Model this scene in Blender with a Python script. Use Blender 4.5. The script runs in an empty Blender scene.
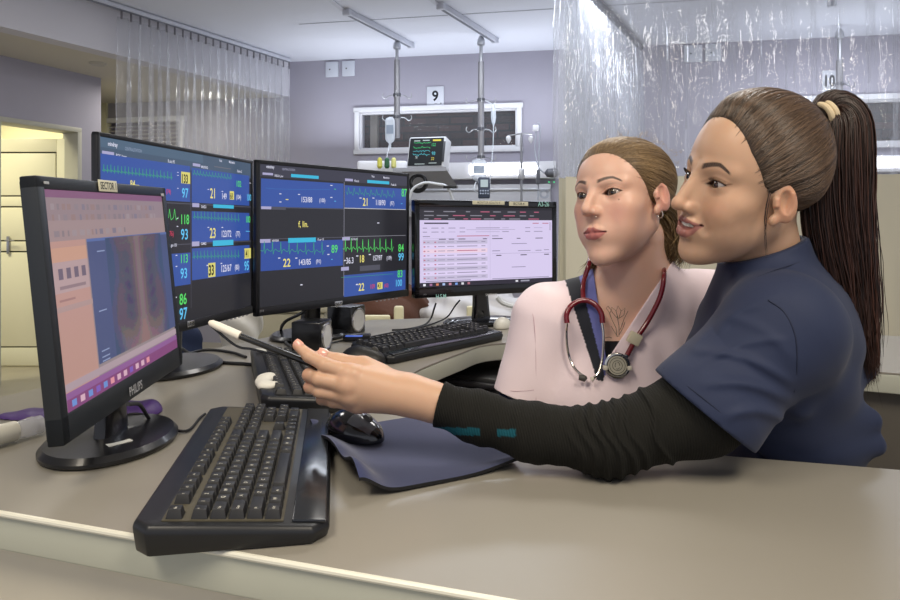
import bpy, bmesh, math, random
import numpy as np
from mathutils import Vector, Matrix, Euler
random.seed(7); RNG = np.random.RandomState(11)
SC = bpy.context.scene; COL = SC.collection
F = 650.0; CX = 450.0; CY = 225.0; ZC = 1.20          # lens in pixels of the 900x600 frame, eye height 1.2 m
DESK = 0.88; CEIL = 2.83; LOWC = 2.48
PI = math.pi
def Q(px, py, Y):
    """point of the place seen at (px, py) at distance Y"""
    return Vector(((px-CX)/F*Y, Y, ZC-(py-CY)/F*Y))
def QZ(px, py, z):
    Y = (ZC-z)*F/(py-CY)
    return Vector(((px-CX)/F*Y, Y, z))
def lin(c):
    if isinstance(c, str):
        c = [int(c[i:i+2], 16)/255 for i in (0, 2, 4)]
    return tuple((v/12.92 if v <= .04045 else ((v+.055)/1.055)**2.4) for v in c)
# ---------------------------------------------------------------- materials
MATS = {}
def mat(name, col='808080', rough=.5, metal=0., spec=.5, emis=None, es=1., alpha=1., coat=0., bump=0., bscale=60., var=0., vscale=8., attr=False, sheen=0., sss=0., trans=0., ior=1.45, stretch=None, bdist=.001):
    if name in MATS: return MATS[name]
    m = bpy.data.materials.new(name); m.use_nodes = True; MATS[name] = m
    nt = m.node_tree; b = nt.nodes['Principled BSDF']
    c = lin(col)+(1,)
    b.inputs['Base Color'].default_value = c
    b.inputs['Roughness'].default_value = rough
    b.inputs['Metallic'].default_value = metal
    b.inputs['Specular IOR Level'].default_value = spec
    b.inputs['IOR'].default_value = ior
    b.inputs['Coat Weight'].default_value = coat; b.inputs['Coat Roughness'].default_value = .08
    b.inputs['Sheen Weight'].default_value = sheen
    b.inputs['Transmission Weight'].default_value = trans
    b.inputs['Alpha'].default_value = alpha
    if sss:
        b.inputs['Subsurface Weight'].default_value = sss
        b.inputs['Subsurface Radius'].default_value = (.012, .005, .0025); b.inputs['Subsurface Scale'].default_value = .7
    if emis:
        b.inputs['Emission Color'].default_value = lin(emis)+(1,); b.inputs['Emission Strength'].default_value = es
    tc = None
    def coord():
        nonlocal tc
        if tc is None:
            t = nt.nodes.new('ShaderNodeTexCoord')
            mp = nt.nodes.new('ShaderNodeMapping')
            if stretch: mp.inputs['Scale'].default_value = stretch
            nt.links.new(t.outputs['Object'], mp.inputs['Vector']); tc = mp
        return tc.outputs['Vector']
    src = None
    if attr:
        a = nt.nodes.new('ShaderNodeAttribute'); a.attribute_name = 'Col'; src = a.outputs['Color']
        nt.links.new(src, b.inputs['Base Color'])
    if var:
        n = nt.nodes.new('ShaderNodeTexNoise'); n.inputs['Scale'].default_value = vscale; n.inputs['Detail'].default_value = 5
        nt.links.new(coord(), n.inputs['Vector'])
        r = nt.nodes.new('ShaderNodeMapRange'); r.inputs[1].default_value = .3; r.inputs[2].default_value = .7
        r.inputs[3].default_value = 1-var; r.inputs[4].default_value = 1+var
        nt.links.new(n.outputs['Fac'], r.inputs[0])
        mx = nt.nodes.new('ShaderNodeVectorMath'); mx.operation = 'SCALE'
        if src: nt.links.new(src, mx.inputs[0])
        else: mx.inputs[0].default_value = c[:3]
        nt.links.new(r.outputs[0], mx.inputs['Scale']); nt.links.new(mx.outputs[0], b.inputs['Base Color'])
    if bump:
        n = nt.nodes.new('ShaderNodeTexNoise'); n.inputs['Scale'].default_value = bscale; n.inputs['Detail'].default_value = 4
        nt.links.new(coord(), n.inputs['Vector'])
        bp = nt.nodes.new('ShaderNodeBump'); bp.inputs['Strength'].default_value = bump; bp.inputs['Distance'].default_value = bdist
        nt.links.new(n.outputs['Fac'], bp.inputs['Height']); nt.links.new(bp.outputs[0], b.inputs['Normal'])
    return m
def emi(col, s=1.0):
    n = 'glow_%s_%s' % (col, s)
    if n in MATS: return MATS[n]
    m = bpy.data.materials.new(n); m.use_nodes = True; nt = m.node_tree; MATS[n] = m
    b = nt.nodes['Principled BSDF']
    b.inputs['Base Color'].default_value = (.01, .01, .012, 1); b.inputs['Roughness'].default_value = .28
    b.inputs['Specular IOR Level'].default_value = .35
    b.inputs['Emission Color'].default_value = lin(col)+(1,); b.inputs['Emission Strength'].default_value = s
    return m
# ---------------------------------------------------------------- mesh builder
class MB:
    def __init__(s): s.v = []; s.f = []; s.mi = []; s.mats = []; s.sm = []
    def mid(s, m):
        if m not in s.mats: s.mats.append(m)
        return s.mats.index(m)
    def add(s, vs, fs, m=None, M=None, smooth=False):
        o = len(s.v)
        for v in vs:
            v = Vector(v); s.v.append(tuple(M @ v) if M is not None else tuple(v))
        i = s.mid(m)
        for f in fs: s.f.append([o+k for k in f]); s.mi.append(i); s.sm.append(smooth)
        return s
    def bm(s, bm, m=None, M=None, smooth=False):
        bm.verts.index_update()
        s.add([v.co for v in bm.verts], [[v.index for v in f.verts] for f in bm.faces], m, M, smooth); bm.free(); return s
    def box(s, c, d, m=None, M=None, bev=0., seg=2, rot=None, taper=None):
        b = bmesh.new(); bmesh.ops.create_cube(b, size=1)
        for v in b.verts:
            tx = 1.
            if taper and v.co.z > 0: tx = taper
            v.co = Vector((v.co.x*d[0]*tx, v.co.y*d[1]*tx, v.co.z*d[2]))
        if bev > 0: bmesh.ops.bevel(b, geom=b.edges[:], offset=min(bev, min(d)*.45), segments=seg, affect='EDGES', profile=.5)
        T = Matrix.Translation(c)
        if rot is not None: T = T @ (rot.to_4x4() if not isinstance(rot, Matrix) or len(rot) == 3 else rot)
        if M is not None: T = M @ T
        return s.bm(b, m, T, False)
    def quad(s, a, b, c, d, m=None, M=None): return s.add([a, b, c, d], [[0, 1, 2, 3]], m, M)
    def tube(s, pts, r, m=None, M=None, n=10, cap=True):
        pts = [Vector(p) for p in pts]; k = len(pts)
        rs = r if isinstance(r, (list, tuple)) else [r]*k
        vs = []; fs = []; up = None
        for i, p in enumerate(pts):
            t = (pts[min(i+1, k-1)]-pts[max(i-1, 0)])
            if t.length < 1e-9: t = Vector((0, 0, 1))
            t.normalize()
            if up is None:
                up = t.orthogonal().normalized()
            up = (up-t*up.dot(t))
            if up.length < 1e-6: up = t.orthogonal()
            up.normalize(); w = t.cross(up)
            for j in range(n):
                a = 2*PI*j/n; vs.append(p+(up*math.cos(a)+w*math.sin(a))*rs[i])
        for i in range(k-1):
            for j in range(n):
                fs.append([i*n+j, i*n+(j+1) % n, (i+1)*n+(j+1) % n, (i+1)*n+j])
        if cap: fs.append(list(range(n))[::-1]); fs.append([(k-1)*n+j for j in range(n)])
        return s.add(vs, fs, m, M, True)
    def lathe(s, prof, m=None, M=None, n=32, sx=1., sy=1.):
        vs = []; fs = []
        for r, z in prof:
            for j in range(n):
                a = 2*PI*j/n; vs.append((r*math.cos(a)*sx, r*math.sin(a)*sy, z))
        for i in range(len(prof)-1):
            for j in range(n): fs.append([i*n+j, i*n+(j+1) % n, (i+1)*n+(j+1) % n, (i+1)*n+j])
        fs.append(list(range(n))[::-1]); fs.append([(len(prof)-1)*n+j for j in range(n)])
        return s.add(vs, fs, m, M, True)
    def prism(s, poly, z0, z1, m=None, M=None, bev=0.):
        b = bmesh.new(); n = len(poly)
        v0 = [b.verts.new((p[0], p[1], z0)) for p in poly]; v1 = [b.verts.new((p[0], p[1], z1)) for p in poly]
        b.faces.new(v0[::-1]); b.faces.new(v1)
        for i in range(n): b.faces.new([v0[i], v0[(i+1) % n], v1[(i+1) % n], v1[i]])
        bmesh.ops.recalc_face_normals(b, faces=b.faces[:])
        if bev > 0:
            es = [e for e in b.edges if abs(e.verts[0].co.z-e.verts[1].co.z) < 1e-7]
            bmesh.ops.bevel(b, geom=es, offset=bev, segments=3, affect='EDGES', profile=.5)
        return s.bm(b, m, M)
    def build(s, name, parent=None, m=None, loc=None, auto=True, **tags):
        me = bpy.data.meshes.new(name); me.from_pydata(s.v, [], s.f)
        mats = s.mats if s.mats else [None]
        for q in mats: me.materials.append(q if q is not None else m)
        me.polygons.foreach_set('material_index', s.mi); me.polygons.foreach_set('use_smooth', s.sm if not auto else [True]*len(s.f))
        if auto:
            me.update()
            try: me.set_sharp_from_angle(angle=R(32))
            except Exception: pass
        o = bpy.data.objects.new(name, me); COL.objects.link(o)
        if loc is not None:
            me.transform(Matrix.Translation(-Vector(loc))); o.location = loc
        if parent is not None:
            o.parent = parent; o.matrix_parent_inverse = parent.matrix_world.inverted() if loc is None else Matrix()
        for k, v in tags.items(): o[k] = v
        return o
def R(a): return math.radians(a)
def Rz(a): return Matrix.Rotation(a, 4, 'Z')
def Tm(v): return Matrix.Translation(v)
def thing(name, label, cat, loc=(0, 0, 0), group=None, rot=None, M=None):
    o = bpy.data.objects.new(name, None); COL.objects.link(o); o.empty_display_size = .05
    if M is not None: o.matrix_world = M
    else:
        o.location = loc
        if rot: o.rotation_euler = rot
    o['label'] = label; o['category'] = cat
    if group: o['group'] = group
    bpy.context.view_layer.update()
    return o
def tag(o, label, cat, group=None):
    o['label'] = label; o['category'] = cat
    if group: o['group'] = group
    return o
def struct(o): o['kind'] = 'structure'; return o
def part(mb, name, parent, m=None, label=None, local=False, kind=None):
    """a part; local=True: the mesh is already in the parent's own axes"""
    o = mb.build(name, None, m)
    o.parent = parent
    if not local: o.matrix_parent_inverse = parent.matrix_world.inverted()
    if label: o['label'] = label
    if kind: o['kind'] = kind
    bpy.context.view_layer.update()
    return o
_fontcache = {}
def text_geo(s, size=1., bold=0.):
    k = (s, bold)
    if k not in _fontcache:
        cu = bpy.data.curves.new('t', 'FONT'); cu.body = s; cu.size = 1; cu.resolution_u = 3; cu.offset = bold
        ob = bpy.data.objects.new('t', cu); COL.objects.link(ob)
        dg = bpy.context.evaluated_depsgraph_get(); me = bpy.data.meshes.new_from_object(ob.evaluated_get(dg))
        vs = [tuple(v.co) for v in me.vertices]; fs = [list(p.vertices) for p in me.polygons]
        bpy.data.objects.remove(ob); bpy.data.curves.remove(cu); bpy.data.meshes.remove(me)
        if vs:
            x0 = min(v[0] for v in vs); x1 = max(v[0] for v in vs)
        else: x0 = x1 = 0
        _fontcache[k] = ([(v[0]-x0, v[1], 0) for v in vs], fs, x1-x0)
    vs, fs, w = _fontcache[k]
    return [(v[0]*size, v[1]*size, 0) for v in vs], fs, w*size
class Canvas:
    """flat artwork in its own 2-D axes (x right, y up, metres); M places it (z towards the viewer)"""
    def __init__(s, M, w, h): s.mb = MB(); s.M = M; s.w = w; s.h = h; s.k = 0
    def X(s, u): return u*s.w
    def lay(s): s.k += 1; return s.k*.00002
    def rect(s, u0, v0, u1, v1, m, z=None):
        z = s.lay() if z is None else z
        a, b, c, d = u0*s.w, (1-v0)*s.h, u1*s.w, (1-v1)*s.h
        s.mb.add([(a, d, z), (c, d, z), (c, b, z), (a, b, z)], [[0, 1, 2, 3]], m, s.M)
    def text(s, t, u, v, hh, m, sx=1., bold=0., anchor='l', z=None):
        """hh: cap height as share of canvas height; v = baseline from top"""
        z = s.lay() if z is None else z
        vs, fs, w = text_geo(t, hh*s.h/.70, bold)
        off = {'l': 0, 'c': -w*sx/2, 'r': -w*sx}[anchor]
        s.mb.add([(x*sx+u*s.w+off, y+(1-v)*s.h, z) for x, y, _ in vs], fs, m, s.M)
    def line(s, pts, th, m, z=None):
        z = s.lay() if z is None else z
        P = [(u*s.w, (1-v)*s.h) for u, v in pts]; t = th*s.h/2
        for (x0, y0), (x1, y1) in zip(P[:-1], P[1:]):
            dx, dy = x1-x0, y1-y0; L = math.hypot(dx, dy) or 1; nx, ny = -dy/L*t, dx/L*t
            s.mb.add([(x0-nx, y0-ny, z), (x1-nx, y1-ny, z), (x1+nx, y1+ny, z), (x0+nx, y0+ny, z)], [[0, 1, 2, 3]], m, s.M)
def bez(pts, n=8):
    """Catmull-Rom through pts"""
    P = [Vector(p) for p in pts]; out = []
    P = [P[0]*2-P[1]]+P+[P[-1]*2-P[-2]]
    for i in range(1, len(P)-2):
        for k in range(n):
            t = k/n; a, b, c, d = P[i-1], P[i], P[i+1], P[i+2]
            out.append(.5*((2*b)+(c-a)*t+(2*a-5*b+4*c-d)*t*t+(3*b-a-3*c+d)*t**3))
    out.append(P[-2]); return out
def setcam():
    cd = bpy.data.cameras.new('camera'); co = bpy.data.objects.new('camera', cd); COL.objects.link(co)
    cd.sensor_width = 36; cd.lens = F/900*36; cd.shift_y = -(300-CY)/900; cd.clip_start = .02
    co.location = (0, 0, ZC); co.rotation_euler = (R(90), 0, 0); SC.camera = co
    SC.view_settings.view_transform = 'Standard'; SC.view_settings.look = 'None'; SC.view_settings.gamma = 1; SC.view_settings.use_curve_mapping = False
# ---------------------------------------------------------------- distance-field shapes
def _v(a): return np.asarray(a, dtype=np.float32)
def ell(p, c, r, Rm=None):
    q = p-_v(c)
    if Rm is not None: q = q @ _v(Rm)
    r = _v(r); k0 = np.sqrt(((q/r)**2).sum(1))+1e-9; k1 = np.sqrt(((q/(r*r))**2).sum(1))+1e-9
    return k0*(k0-1)/k1
def cap(p, a, b, ra, rb=None):
    if rb is None: rb = ra
    a = _v(a); b = _v(b); ba = b-a; pa = p-a
    h = np.clip((pa@ba)/max(float(ba@ba), 1e-12), 0, 1)
    return np.sqrt(((pa-h[:, None]*ba)**2).sum(1))-(ra+(rb-ra)*h)
def smin(a, b, k):
    h = np.maximum(k-np.abs(a-b), 0)/k
    return np.minimum(a, b)-h*h*k*.25
def smax(a, b, k): return -smin(-a, -b, k)
def chain(p, pts, rs, k=.01):
    d = None
    for i in range(len(pts)-1):
        e = cap(p, pts[i], pts[i+1], rs[i], rs[i+1])
        d = e if d is None else smin(d, e, k)
    return d
def polychain(p, pts, rs):
    d = None
    for i in range(len(pts)-1):
        e = cap(p, pts[i], pts[i+1], rs[i], rs[i+1]); d = e if d is None else np.minimum(d, e)
    return d
def rotm(a, axis): return np.array(Matrix.Rotation(a, 3, axis), dtype=np.float32)
def netmesh(f, lo, hi, h, B=14, margin=1.7):
    lo = _v(lo); hi = _v(hi); n = np.ceil((hi-lo)/h).astype(int); n = ((n+B-1)//B)*B
    nb = n//B
    G = np.ones(n, np.float32)
    g = np.stack(np.meshgrid(*[np.arange(k) for k in nb], indexing='ij'), -1).reshape(-1, 3)
    cen = lo+(g*B+(B-1)/2)*h
    d = f(cen.astype(np.float32)); rad = B*h*.87*margin
    act = g[np.abs(d) < rad]; ins = g[d <= -rad]
    for b in ins:
        i, j, k = b*B; G[i:i+B, j:j+B, k:k+B] = -1
    loc = np.stack(np.meshgrid(*[np.arange(B)]*3, indexing='ij'), -1).reshape(-1, 3)
    for s in range(0, len(act), 120):
        ch = act[s:s+120]
        pts = (lo+(ch[:, None, :]*B+loc[None])*h).reshape(-1, 3).astype(np.float32)
        val = f(pts).reshape(len(ch), B, B, B)
        for q, b in enumerate(ch):
            i, j, k = b*B; G[i:i+B, j:j+B, k:k+B] = val[q]
    S = G < 0
    c = np.zeros(np.array(S.shape)-1, np.uint8)
    offs = [(a, b_, c_) for a in (0, 1) for b_ in (0, 1) for c_ in (0, 1)]
    for a, b_, c_ in offs:
        c += S[a:S.shape[0]-1+a, b_:S.shape[1]-1+b_, c_:S.shape[2]-1+c_]
    ci = np.argwhere((c > 0) & (c < 8))
    ids = np.full(c.shape, -1, np.int32); ids[ci[:, 0], ci[:, 1], ci[:, 2]] = np.arange(len(ci))
    val = np.stack([G[ci[:, 0]+o[0], ci[:, 1]+o[1], ci[:, 2]+o[2]] for o in offs], 1)
    acc = np.zeros((len(ci), 3), np.float32); cnt = np.zeros(len(ci), np.float32)
    for a in range(8):
        for b_ in range(a+1, 8):
            oa = np.array(offs[a]); ob = np.array(offs[b_])
            if np.abs(oa-ob).sum() != 1: continue
            va = val[:, a]; vb = val[:, b_]; m = (va < 0) != (vb < 0)
            t = np.where(m, va/np.where(m, va-vb, 1), 0)
            acc += np.where(m[:, None], oa+(ob-oa)*t[:, None], 0); cnt += m
    V = lo+(ci+acc/cnt[:, None])*h
    faces = []
    for ax in range(3):
        s0 = [slice(None)]*3; s1 = [slice(None)]*3
        s0[ax] = slice(0, -1); s1[ax] = slice(1, None)
        e = np.argwhere(S[tuple(s0)] != S[tuple(s1)])
        u, w = (ax+1) % 3, (ax+2) % 3
        e = e[(e[:, u] > 0) & (e[:, w] > 0) & (e[:, u] < c.shape[u]) & (e[:, w] < c.shape[w])]
        du = np.zeros(3, int); du[u] = 1; dw = np.zeros(3, int); dw[w] = 1
        q = [ids[tuple((e-x).T)] for x in (du*0, du, du+dw, dw)]
        fl = S[tuple(e.T)]
        fa = np.stack(q, 1); fa[~fl] = fa[~fl][:, ::-1]
        faces.append(fa)
    Fa = np.concatenate(faces); Fa = Fa[(Fa >= 0).all(1)]
    V = V.astype(np.float32)
    for _ in range(2):
        e = h*.35; d0 = f(V); gr = np.stack([f(V+_v(x))-d0 for x in ((e, 0, 0), (0, e, 0), (0, 0, e))], 1)/e
        l = np.sqrt((gr**2).sum(1))+1e-6
        st = np.clip(d0/np.maximum(l, .5), -h*.5, h*.5); V = V-gr/l[:, None]*st[:, None]
    return V, Fa
def npobj(name, V, Fa, m, parent=None, col=None, label=None):
    me = bpy.data.meshes.new(name)
    me.vertices.add(len(V)); me.vertices.foreach_set('co', np.asarray(V, np.float32).ravel())
    k = Fa.shape[1]; me.loops.add(Fa.size); me.loops.foreach_set('vertex_index', Fa.astype(np.int32).ravel())
    me.polygons.add(len(Fa)); me.polygons.foreach_set('loop_start', np.arange(0, Fa.size, k, dtype=np.int32))
    me.polygons.foreach_set('loop_total', np.full(len(Fa), k, np.int32))
    me.update(calc_edges=True); me.polygons.foreach_set('use_smooth', np.ones(len(Fa), bool))
    if col is not None:
        a = me.color_attributes.new('Col', 'FLOAT_COLOR', 'POINT')
        c = np.ones((len(V), 4), np.float32); c[:, :3] = col; a.data.foreach_set('color', c.ravel())
    me.materials.append(m); me.validate()
    o = bpy.data.objects.new(name, me); COL.objects.link(o)
    if parent is not None:
        o.parent = parent; o.matrix_parent_inverse = parent.matrix_world.inverted()
    if label: o['label'] = label
    return o
def strands(P, rad, n=3, taper=True):
    """P: (N, K, 3) paths -> tube mesh"""
    N, K, _ = P.shape
    T = np.gradient(P, axis=1); T /= (np.linalg.norm(T, axis=2, keepdims=True)+1e-9)
    ref = np.tile(np.array([.37, .21, .9]), (N, K, 1)); U = np.cross(T, ref); U /= (np.linalg.norm(U, axis=2, keepdims=True)+1e-9)
    W = np.cross(T, U); rr = np.asarray(rad).reshape(-1, 1, 1)*np.ones((N, K, 1))
    if taper: rr = rr*np.minimum(1, np.minimum(np.linspace(0, 6, K)+.3, np.linspace(6, 0, K)+.15))[None, :, None]
    V = np.stack([P+(U*math.cos(2*PI*j/n)+W*math.sin(2*PI*j/n))*rr for j in range(n)], 2).reshape(-1, 3)
    base = (np.arange(N)[:, None]*K+np.arange(K-1)[None])*n
    fs = []
    for j in range(n):
        a = base+j; b = base+(j+1) % n; fs.append(np.stack([a, b, b+n, a+n], -1).reshape(-1, 4))
    return V, np.concatenate(fs)
def heads_frame(c, yaw, pitch, roll, s=1.):
    """local x = the person's right, y = face forward, z = up; yaw measured from 'towards the camera' to image left"""
    f = Vector((-math.sin(yaw), -math.cos(yaw), 0)); up = Vector((0, 0, 1)); rt = f.cross(up)
    B = Matrix((rt, f, up)).transposed()
    Rm = B @ Matrix.Rotation(pitch, 3, 'X') @ Matrix.Rotation(roll, 3, 'Y')
    return np.array(Rm, dtype=np.float32), _v(c), s
# ---------------------------------------------------------------- a head as one distance field (local metres)
EYE = (.0315, .0655, .0); EBALL = .0122
def warp(p, P):
    z = p[:, 2]; ku, kl = P.get('ku', 1.), P.get('kl', 1.)
    if ku == 1. and kl == 1.: return p
    p = p.copy(); p[:, 2] = z*(kl+(ku-kl)/(1+np.exp(-np.clip(z/.012, -20, 20)))); return p
def head_local(p, P):
    p = warp(p, P); x = np.abs(p[:, 0]); q = p.copy(); q[:, 0] = x
    d = ell(q, (0, -.011, .031), (.0745, .085, .081))
    d = smin(d, ell(q, (0, .026, .022), (.062, .056, .074)), .03)
    d = smin(d, ell(q, (0, .028, -.045), (P.get('fw', .053), .054, .060)), .025)
    d = smin(d, cap(q, (.048+P.get('jaw', 0), -.006, -.046), (.016, .057, -.090), .016, .016+P.get('jaw', 0)), .026)
    d = smin(d, ell(q, (0, .069, -.097), (.019, .0155, .0155)), .016)
    d = smin(d, ell(q, (.041, .050, -.024), (.021, .022, .017)), .022)
    d = smin(d, ell(q, (.034, .050, -.054), (.020, .022, .022)), .022)
    d = smin(d, cap(q, (.012, .0785, .0165), (.045, .062, .017), .0075, .006), .014)
    d = smax(d, -ell(q, (.0325, .0905, .001), (.0165, .0120, .0110)), .014)
    # muzzle, nose
    nt = P.get('tip', 0.)
    d = smin(d, ell(q, (0, .072, -.060), (.027, .018, .020)), .016)
    nz = P.get('nz', 0.)
    d = smin(d, ell(q, (0, .058, -.028), (.030, .026, .032)), .014)
    bw = P.get('bw', 1.)
    d = smin(d, cap(q, (.0045*bw, .0765, .010), (.0070*bw, .0875, -.029+nz), .0056*bw, .0070*bw), .010)
    d = smin(d, cap(q, (0, .0805, .014), (0, .1035+nt, -.028+nz), .0060, .0082), .010)
    ns = P.get('ns', 1.)
    d = smin(d, ell(q, (0, .1035+nt, -.0320+nz), (.0095*ns, .0100, .0080*ns)), .007)
    d = smin(d, ell(q, (.0112, .0915, -.0350+nz), (.0050*ns, .0095, .0058*ns)), .008)
    d = smax(d, -ell(q, (.0065, .0995, -.0425+nz), (.0036, .0055, .0030)), .0025)
    # lips
    sm = P.get('smile', 0.)                     # 1 = smiling with parted lips
    cw = .0235+.004*sm; cz = -.0605+.0055*sm; cy = .0785-.003*sm; op = .0046*sm
    zu = -.0565+op*.7; zl = -.0668-op
    up = chain(q, [(0, .0900, zu-.0008), (.006, .0898, zu+.0008), (.014, .086, zu-.0012), (cw, cy, cz)], [.0040, .0042, .0034, .0016], .003)
    lo = chain(q, [(0, .0895, zl), (.010, .0875, zl+.001), (cw-.002, cy+.0005, cz-.0005)], [.0056, .0050, .0016], .003)
    d = smin(d, up, .005); d = smin(d, lo, .005)
    if sm > 0:
        d = smax(d, -chain(q, [(0, .091, -.0610), (.012, .088, -.0598), (cw-.004, cy+.003, cz-.0002)], [.0046, .0040, .0012], .002), .0015)
    else:
        d = smax(d, -chain(q, [(0, .0965, -.0613), (.012, .0925, -.0612), (cw+.001, cy+.003, cz)], [.0012, .0012, .0008], .002), .0022)
    if sm > 0:                                   # cheek fold of a smile
        d = smin(d, ell(q, (.036, .061, -.036), (.017, .015, .014)), .014)
        d = smax(d, -cap(q, (.0215, .094, -.038), (.034, .0795, -.060), .0035, .0025), .010)
    # lids
    d = smin(d, ell(q, EYE, (.0148, .0146, .0140)), .006)
    al, _ = almond(q, P); 
    d = smax(d, -smax(al, (EYE[1]+.003)-q[:, 1], .001), .0012)
    if P.get('noear'): return d
    # ear
    d = smin(d, cap(q, (.0685, -.012, -.022), (.0690, -.014, .010), .0075, .0065), .006)
    q = q-_v((0, .011, P.get('ez', 0.))); q = q*_v((1, 1.16, P.get('es', 1.18)))
    er = rotm(R(-16), 'X')
    er2 = rotm(R(18), 'Z') @ er
    e = ell(q, (.0775, -.014, -.006), (.0060, .0175, .0300), er2)
    e = smin(e, ell(q, (.0730, -.004, -.034), (.0055, .0075, .0085)), .008)
    e = smax(e, -ell(q, (.0850, -.0110, -.003), (.0088, .0105, .0195), er2), .0025)
    e = smin(e, cap(q, (.0765, .0005, -.010), (.0755, .001, -.002), .0035, .003), .004)
    e = smin(e, cap(q, (.0815, -.020, .010), (.080, -.018, -.016), .0024, .0022), .004)
    d = smin(d, e, .005)
    return d
def almond(q, P):
    op = P.get('open', 1.); w = P.get('ew', .0142); hu = .0054*op; hl = .0040*op
    dx = q[:, 0]-EYE[0]; dz = q[:, 2]-EYE[2]-dx*.10+.0004
    R1 = (w*w+hu*hu)/(2*hu); R2 = (w*w+hl*hl)/(2*hl)
    a = np.hypot(dx, dz-(hu-R1))-R1; b = np.hypot(dx, dz-(R2-hl))-R2
    return np.maximum(a, b), (dx, dz)
def col3(*a): return np.array(lin(a[0]), np.float32)
def mixc(c, t, k):
    k = np.clip(k, 0, 1)[:, None]; return c*(1-k)+t*k
def sstep(a, b, x):
    t = np.clip((x-a)/(b-a), 0, 1); return t*t*(3-2*t)
def head_color(q0, P, base):
    """albedo of skin at head-local points"""
    q = warp(q0, P).copy(); q[:, 0] = np.abs(q[:, 0]); x, y, z = q.T
    c = np.tile(base, (len(q), 1))
    sm = P.get('smile', 0.); cw = .0235+.004*sm; cz = -.0605+.0055*sm; op = .0046*sm
    blush = np.exp(-((x-.040)**2/.019**2+(z+.032)**2/.019**2))*(y > .03)
    c = mixc(c, col3(P['blush']), blush*P.get('bl', .45))
    nose = np.exp(-((x)**2/.012**2+(z+.035)**2/.010**2))*(y > .09); c = mixc(c, col3(P['blush']), nose*.25)
    ear = sstep(.074, .080, x)*(y > -.04)*(y < .02)*(z < .04); c = mixc(c, col3(P['blush']), ear*.5)
    # lips
    t = np.clip(x/cw, 0, 1)
    ztop = (-.0560+op*.7)+.0042*(1-t)**.6*1.0-.0012*np.exp(-(x/.003)**2)+.0015*np.exp(-((x-.006)/.004)**2); ztop = ztop*(1-t)+(cz+.0012)*t
    zbot = (-.0668-op)-.0058*np.sqrt(np.clip(1-t*t, 0, 1)); zbot = zbot*(1-t**3)+(cz-.0012)*t**3
    lip = sstep(-.0006, .0008, ztop-z)*sstep(-.0006, .0008, z-zbot)*(y > .070)*sstep(0, .001, cw+.0008-x)
    c = mixc(c, col3(P['lip']), lip*.92)
    line = np.exp(-((z-(-.0612*(1-t)+cz*t))/.0011)**2)*(y > .072)*(x < cw+.001)
    c = mixc(c, col3(P['lipdark']), line*.8*(y < .093))
    # eye line
    al, (dx, dz) = almond(q, P)
    fr = (y > .055)*(y < .09)
    lash = np.exp(-(np.abs(al)/.0013)**2)*(al > -.002)*fr*np.where(dz > 0, 1., P.get('lower', .45))
    c = mixc(c, col3(P['liner']), lash*.95)
    wing = np.exp(-((dz-.0015-(dx-.0145)*.35)/.0010)**2)*sstep(.0125, .014, dx)*sstep(.0205, .0165, dx)*fr
    c = mixc(c, col3(P['liner']), wing*P.get('wing', 0.))
    crease = np.exp(-((al-.0042)/.0012)**2)*(dz > .002)*fr; c = mixc(c, col3(P['crease']), crease*.55)
    lid = (al > 0)*(al < .004)*(dz > 0)*fr; c = mixc(c, col3(P['crease']), lid*.22)
    # brows
    t = (x-.013)/.036; zb = P.get('brow', .0195)+.0056*np.sin(np.clip(t, 0, 1)*PI*.85)-.0140*np.clip(t-.62, 0, 1)
    th = P.get('browt', .0034)*(1-.55*np.clip(t, 0, 1)); bb = sstep(1.25, .7, np.abs(z-zb)/th)*sstep(-.12, .06, t)*sstep(1.06, .94, t)*(y > .03)
    h = np.sin(x*5200+z*2600)*.5+.5
    c = mixc(c, col3(P['browc']), bb*(.86+.12*h))
    return c
def make_eyes(parent, fr, P, gaze):
    Rm, c0, s = fr
    for sgn in (1, -1):
        n1, n2 = 96, 96
        th = np.linspace(0, PI, n1); ph = np.linspace(0, 2*PI, n2, endpoint=False)
        # pole along the gaze
        g = Vector(gaze).normalized(); g = np.array(g); a = np.cross(g, [0, 0, 1]); a /= np.linalg.norm(a); b = np.cross(a, g)
        TH, PH = np.meshgrid(th, ph, indexing='ij')
        ang = TH.ravel(); D = (np.cos(ang)[:, None]*g+np.sin(ang)[:, None]*(np.cos(PH.ravel())[:, None]*a+np.sin(PH.ravel())[:, None]*b))
        rad = EBALL*(1+.05*np.exp(-(ang/.38)**2))
        V = D*rad[:, None]+np.array([sgn*EYE[0], EYE[1], EYE[2]])
        V = (V*s)@Rm.T+c0
        cc = np.tile(col3('b9aca4'), (len(V), 1)); 
        cc = mixc(cc, col3(P['iris']), sstep(.60, .57, ang)); cc = mixc(cc, col3('0a0705'), sstep(.61, .59, ang)*sstep(.50, .57, ang)*.8); cc = mixc(cc, col3('050404'), sstep(.26, .23, ang))
        i = np.arange(n1-1)[:, None]*n2+np.arange(n2)[None]; j = np.arange(n1-1)[:, None]*n2+(np.arange(n2)[None]+1) % n2
        Fa = np.stack([i, i+n2, j+n2, j], -1).reshape(-1, 4)
        npobj('eye', V, Fa, mat('eye_surface', rough=.06, attr=True, coat=1.), parent, cc)
def to_world(fr, pts):
    Rm, c0, s = fr; return (np.asarray(pts, np.float32)*s)@Rm.T+c0
def to_local(fr, p):
    Rm, c0, s = fr; return ((p-c0)@Rm)/s
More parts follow.
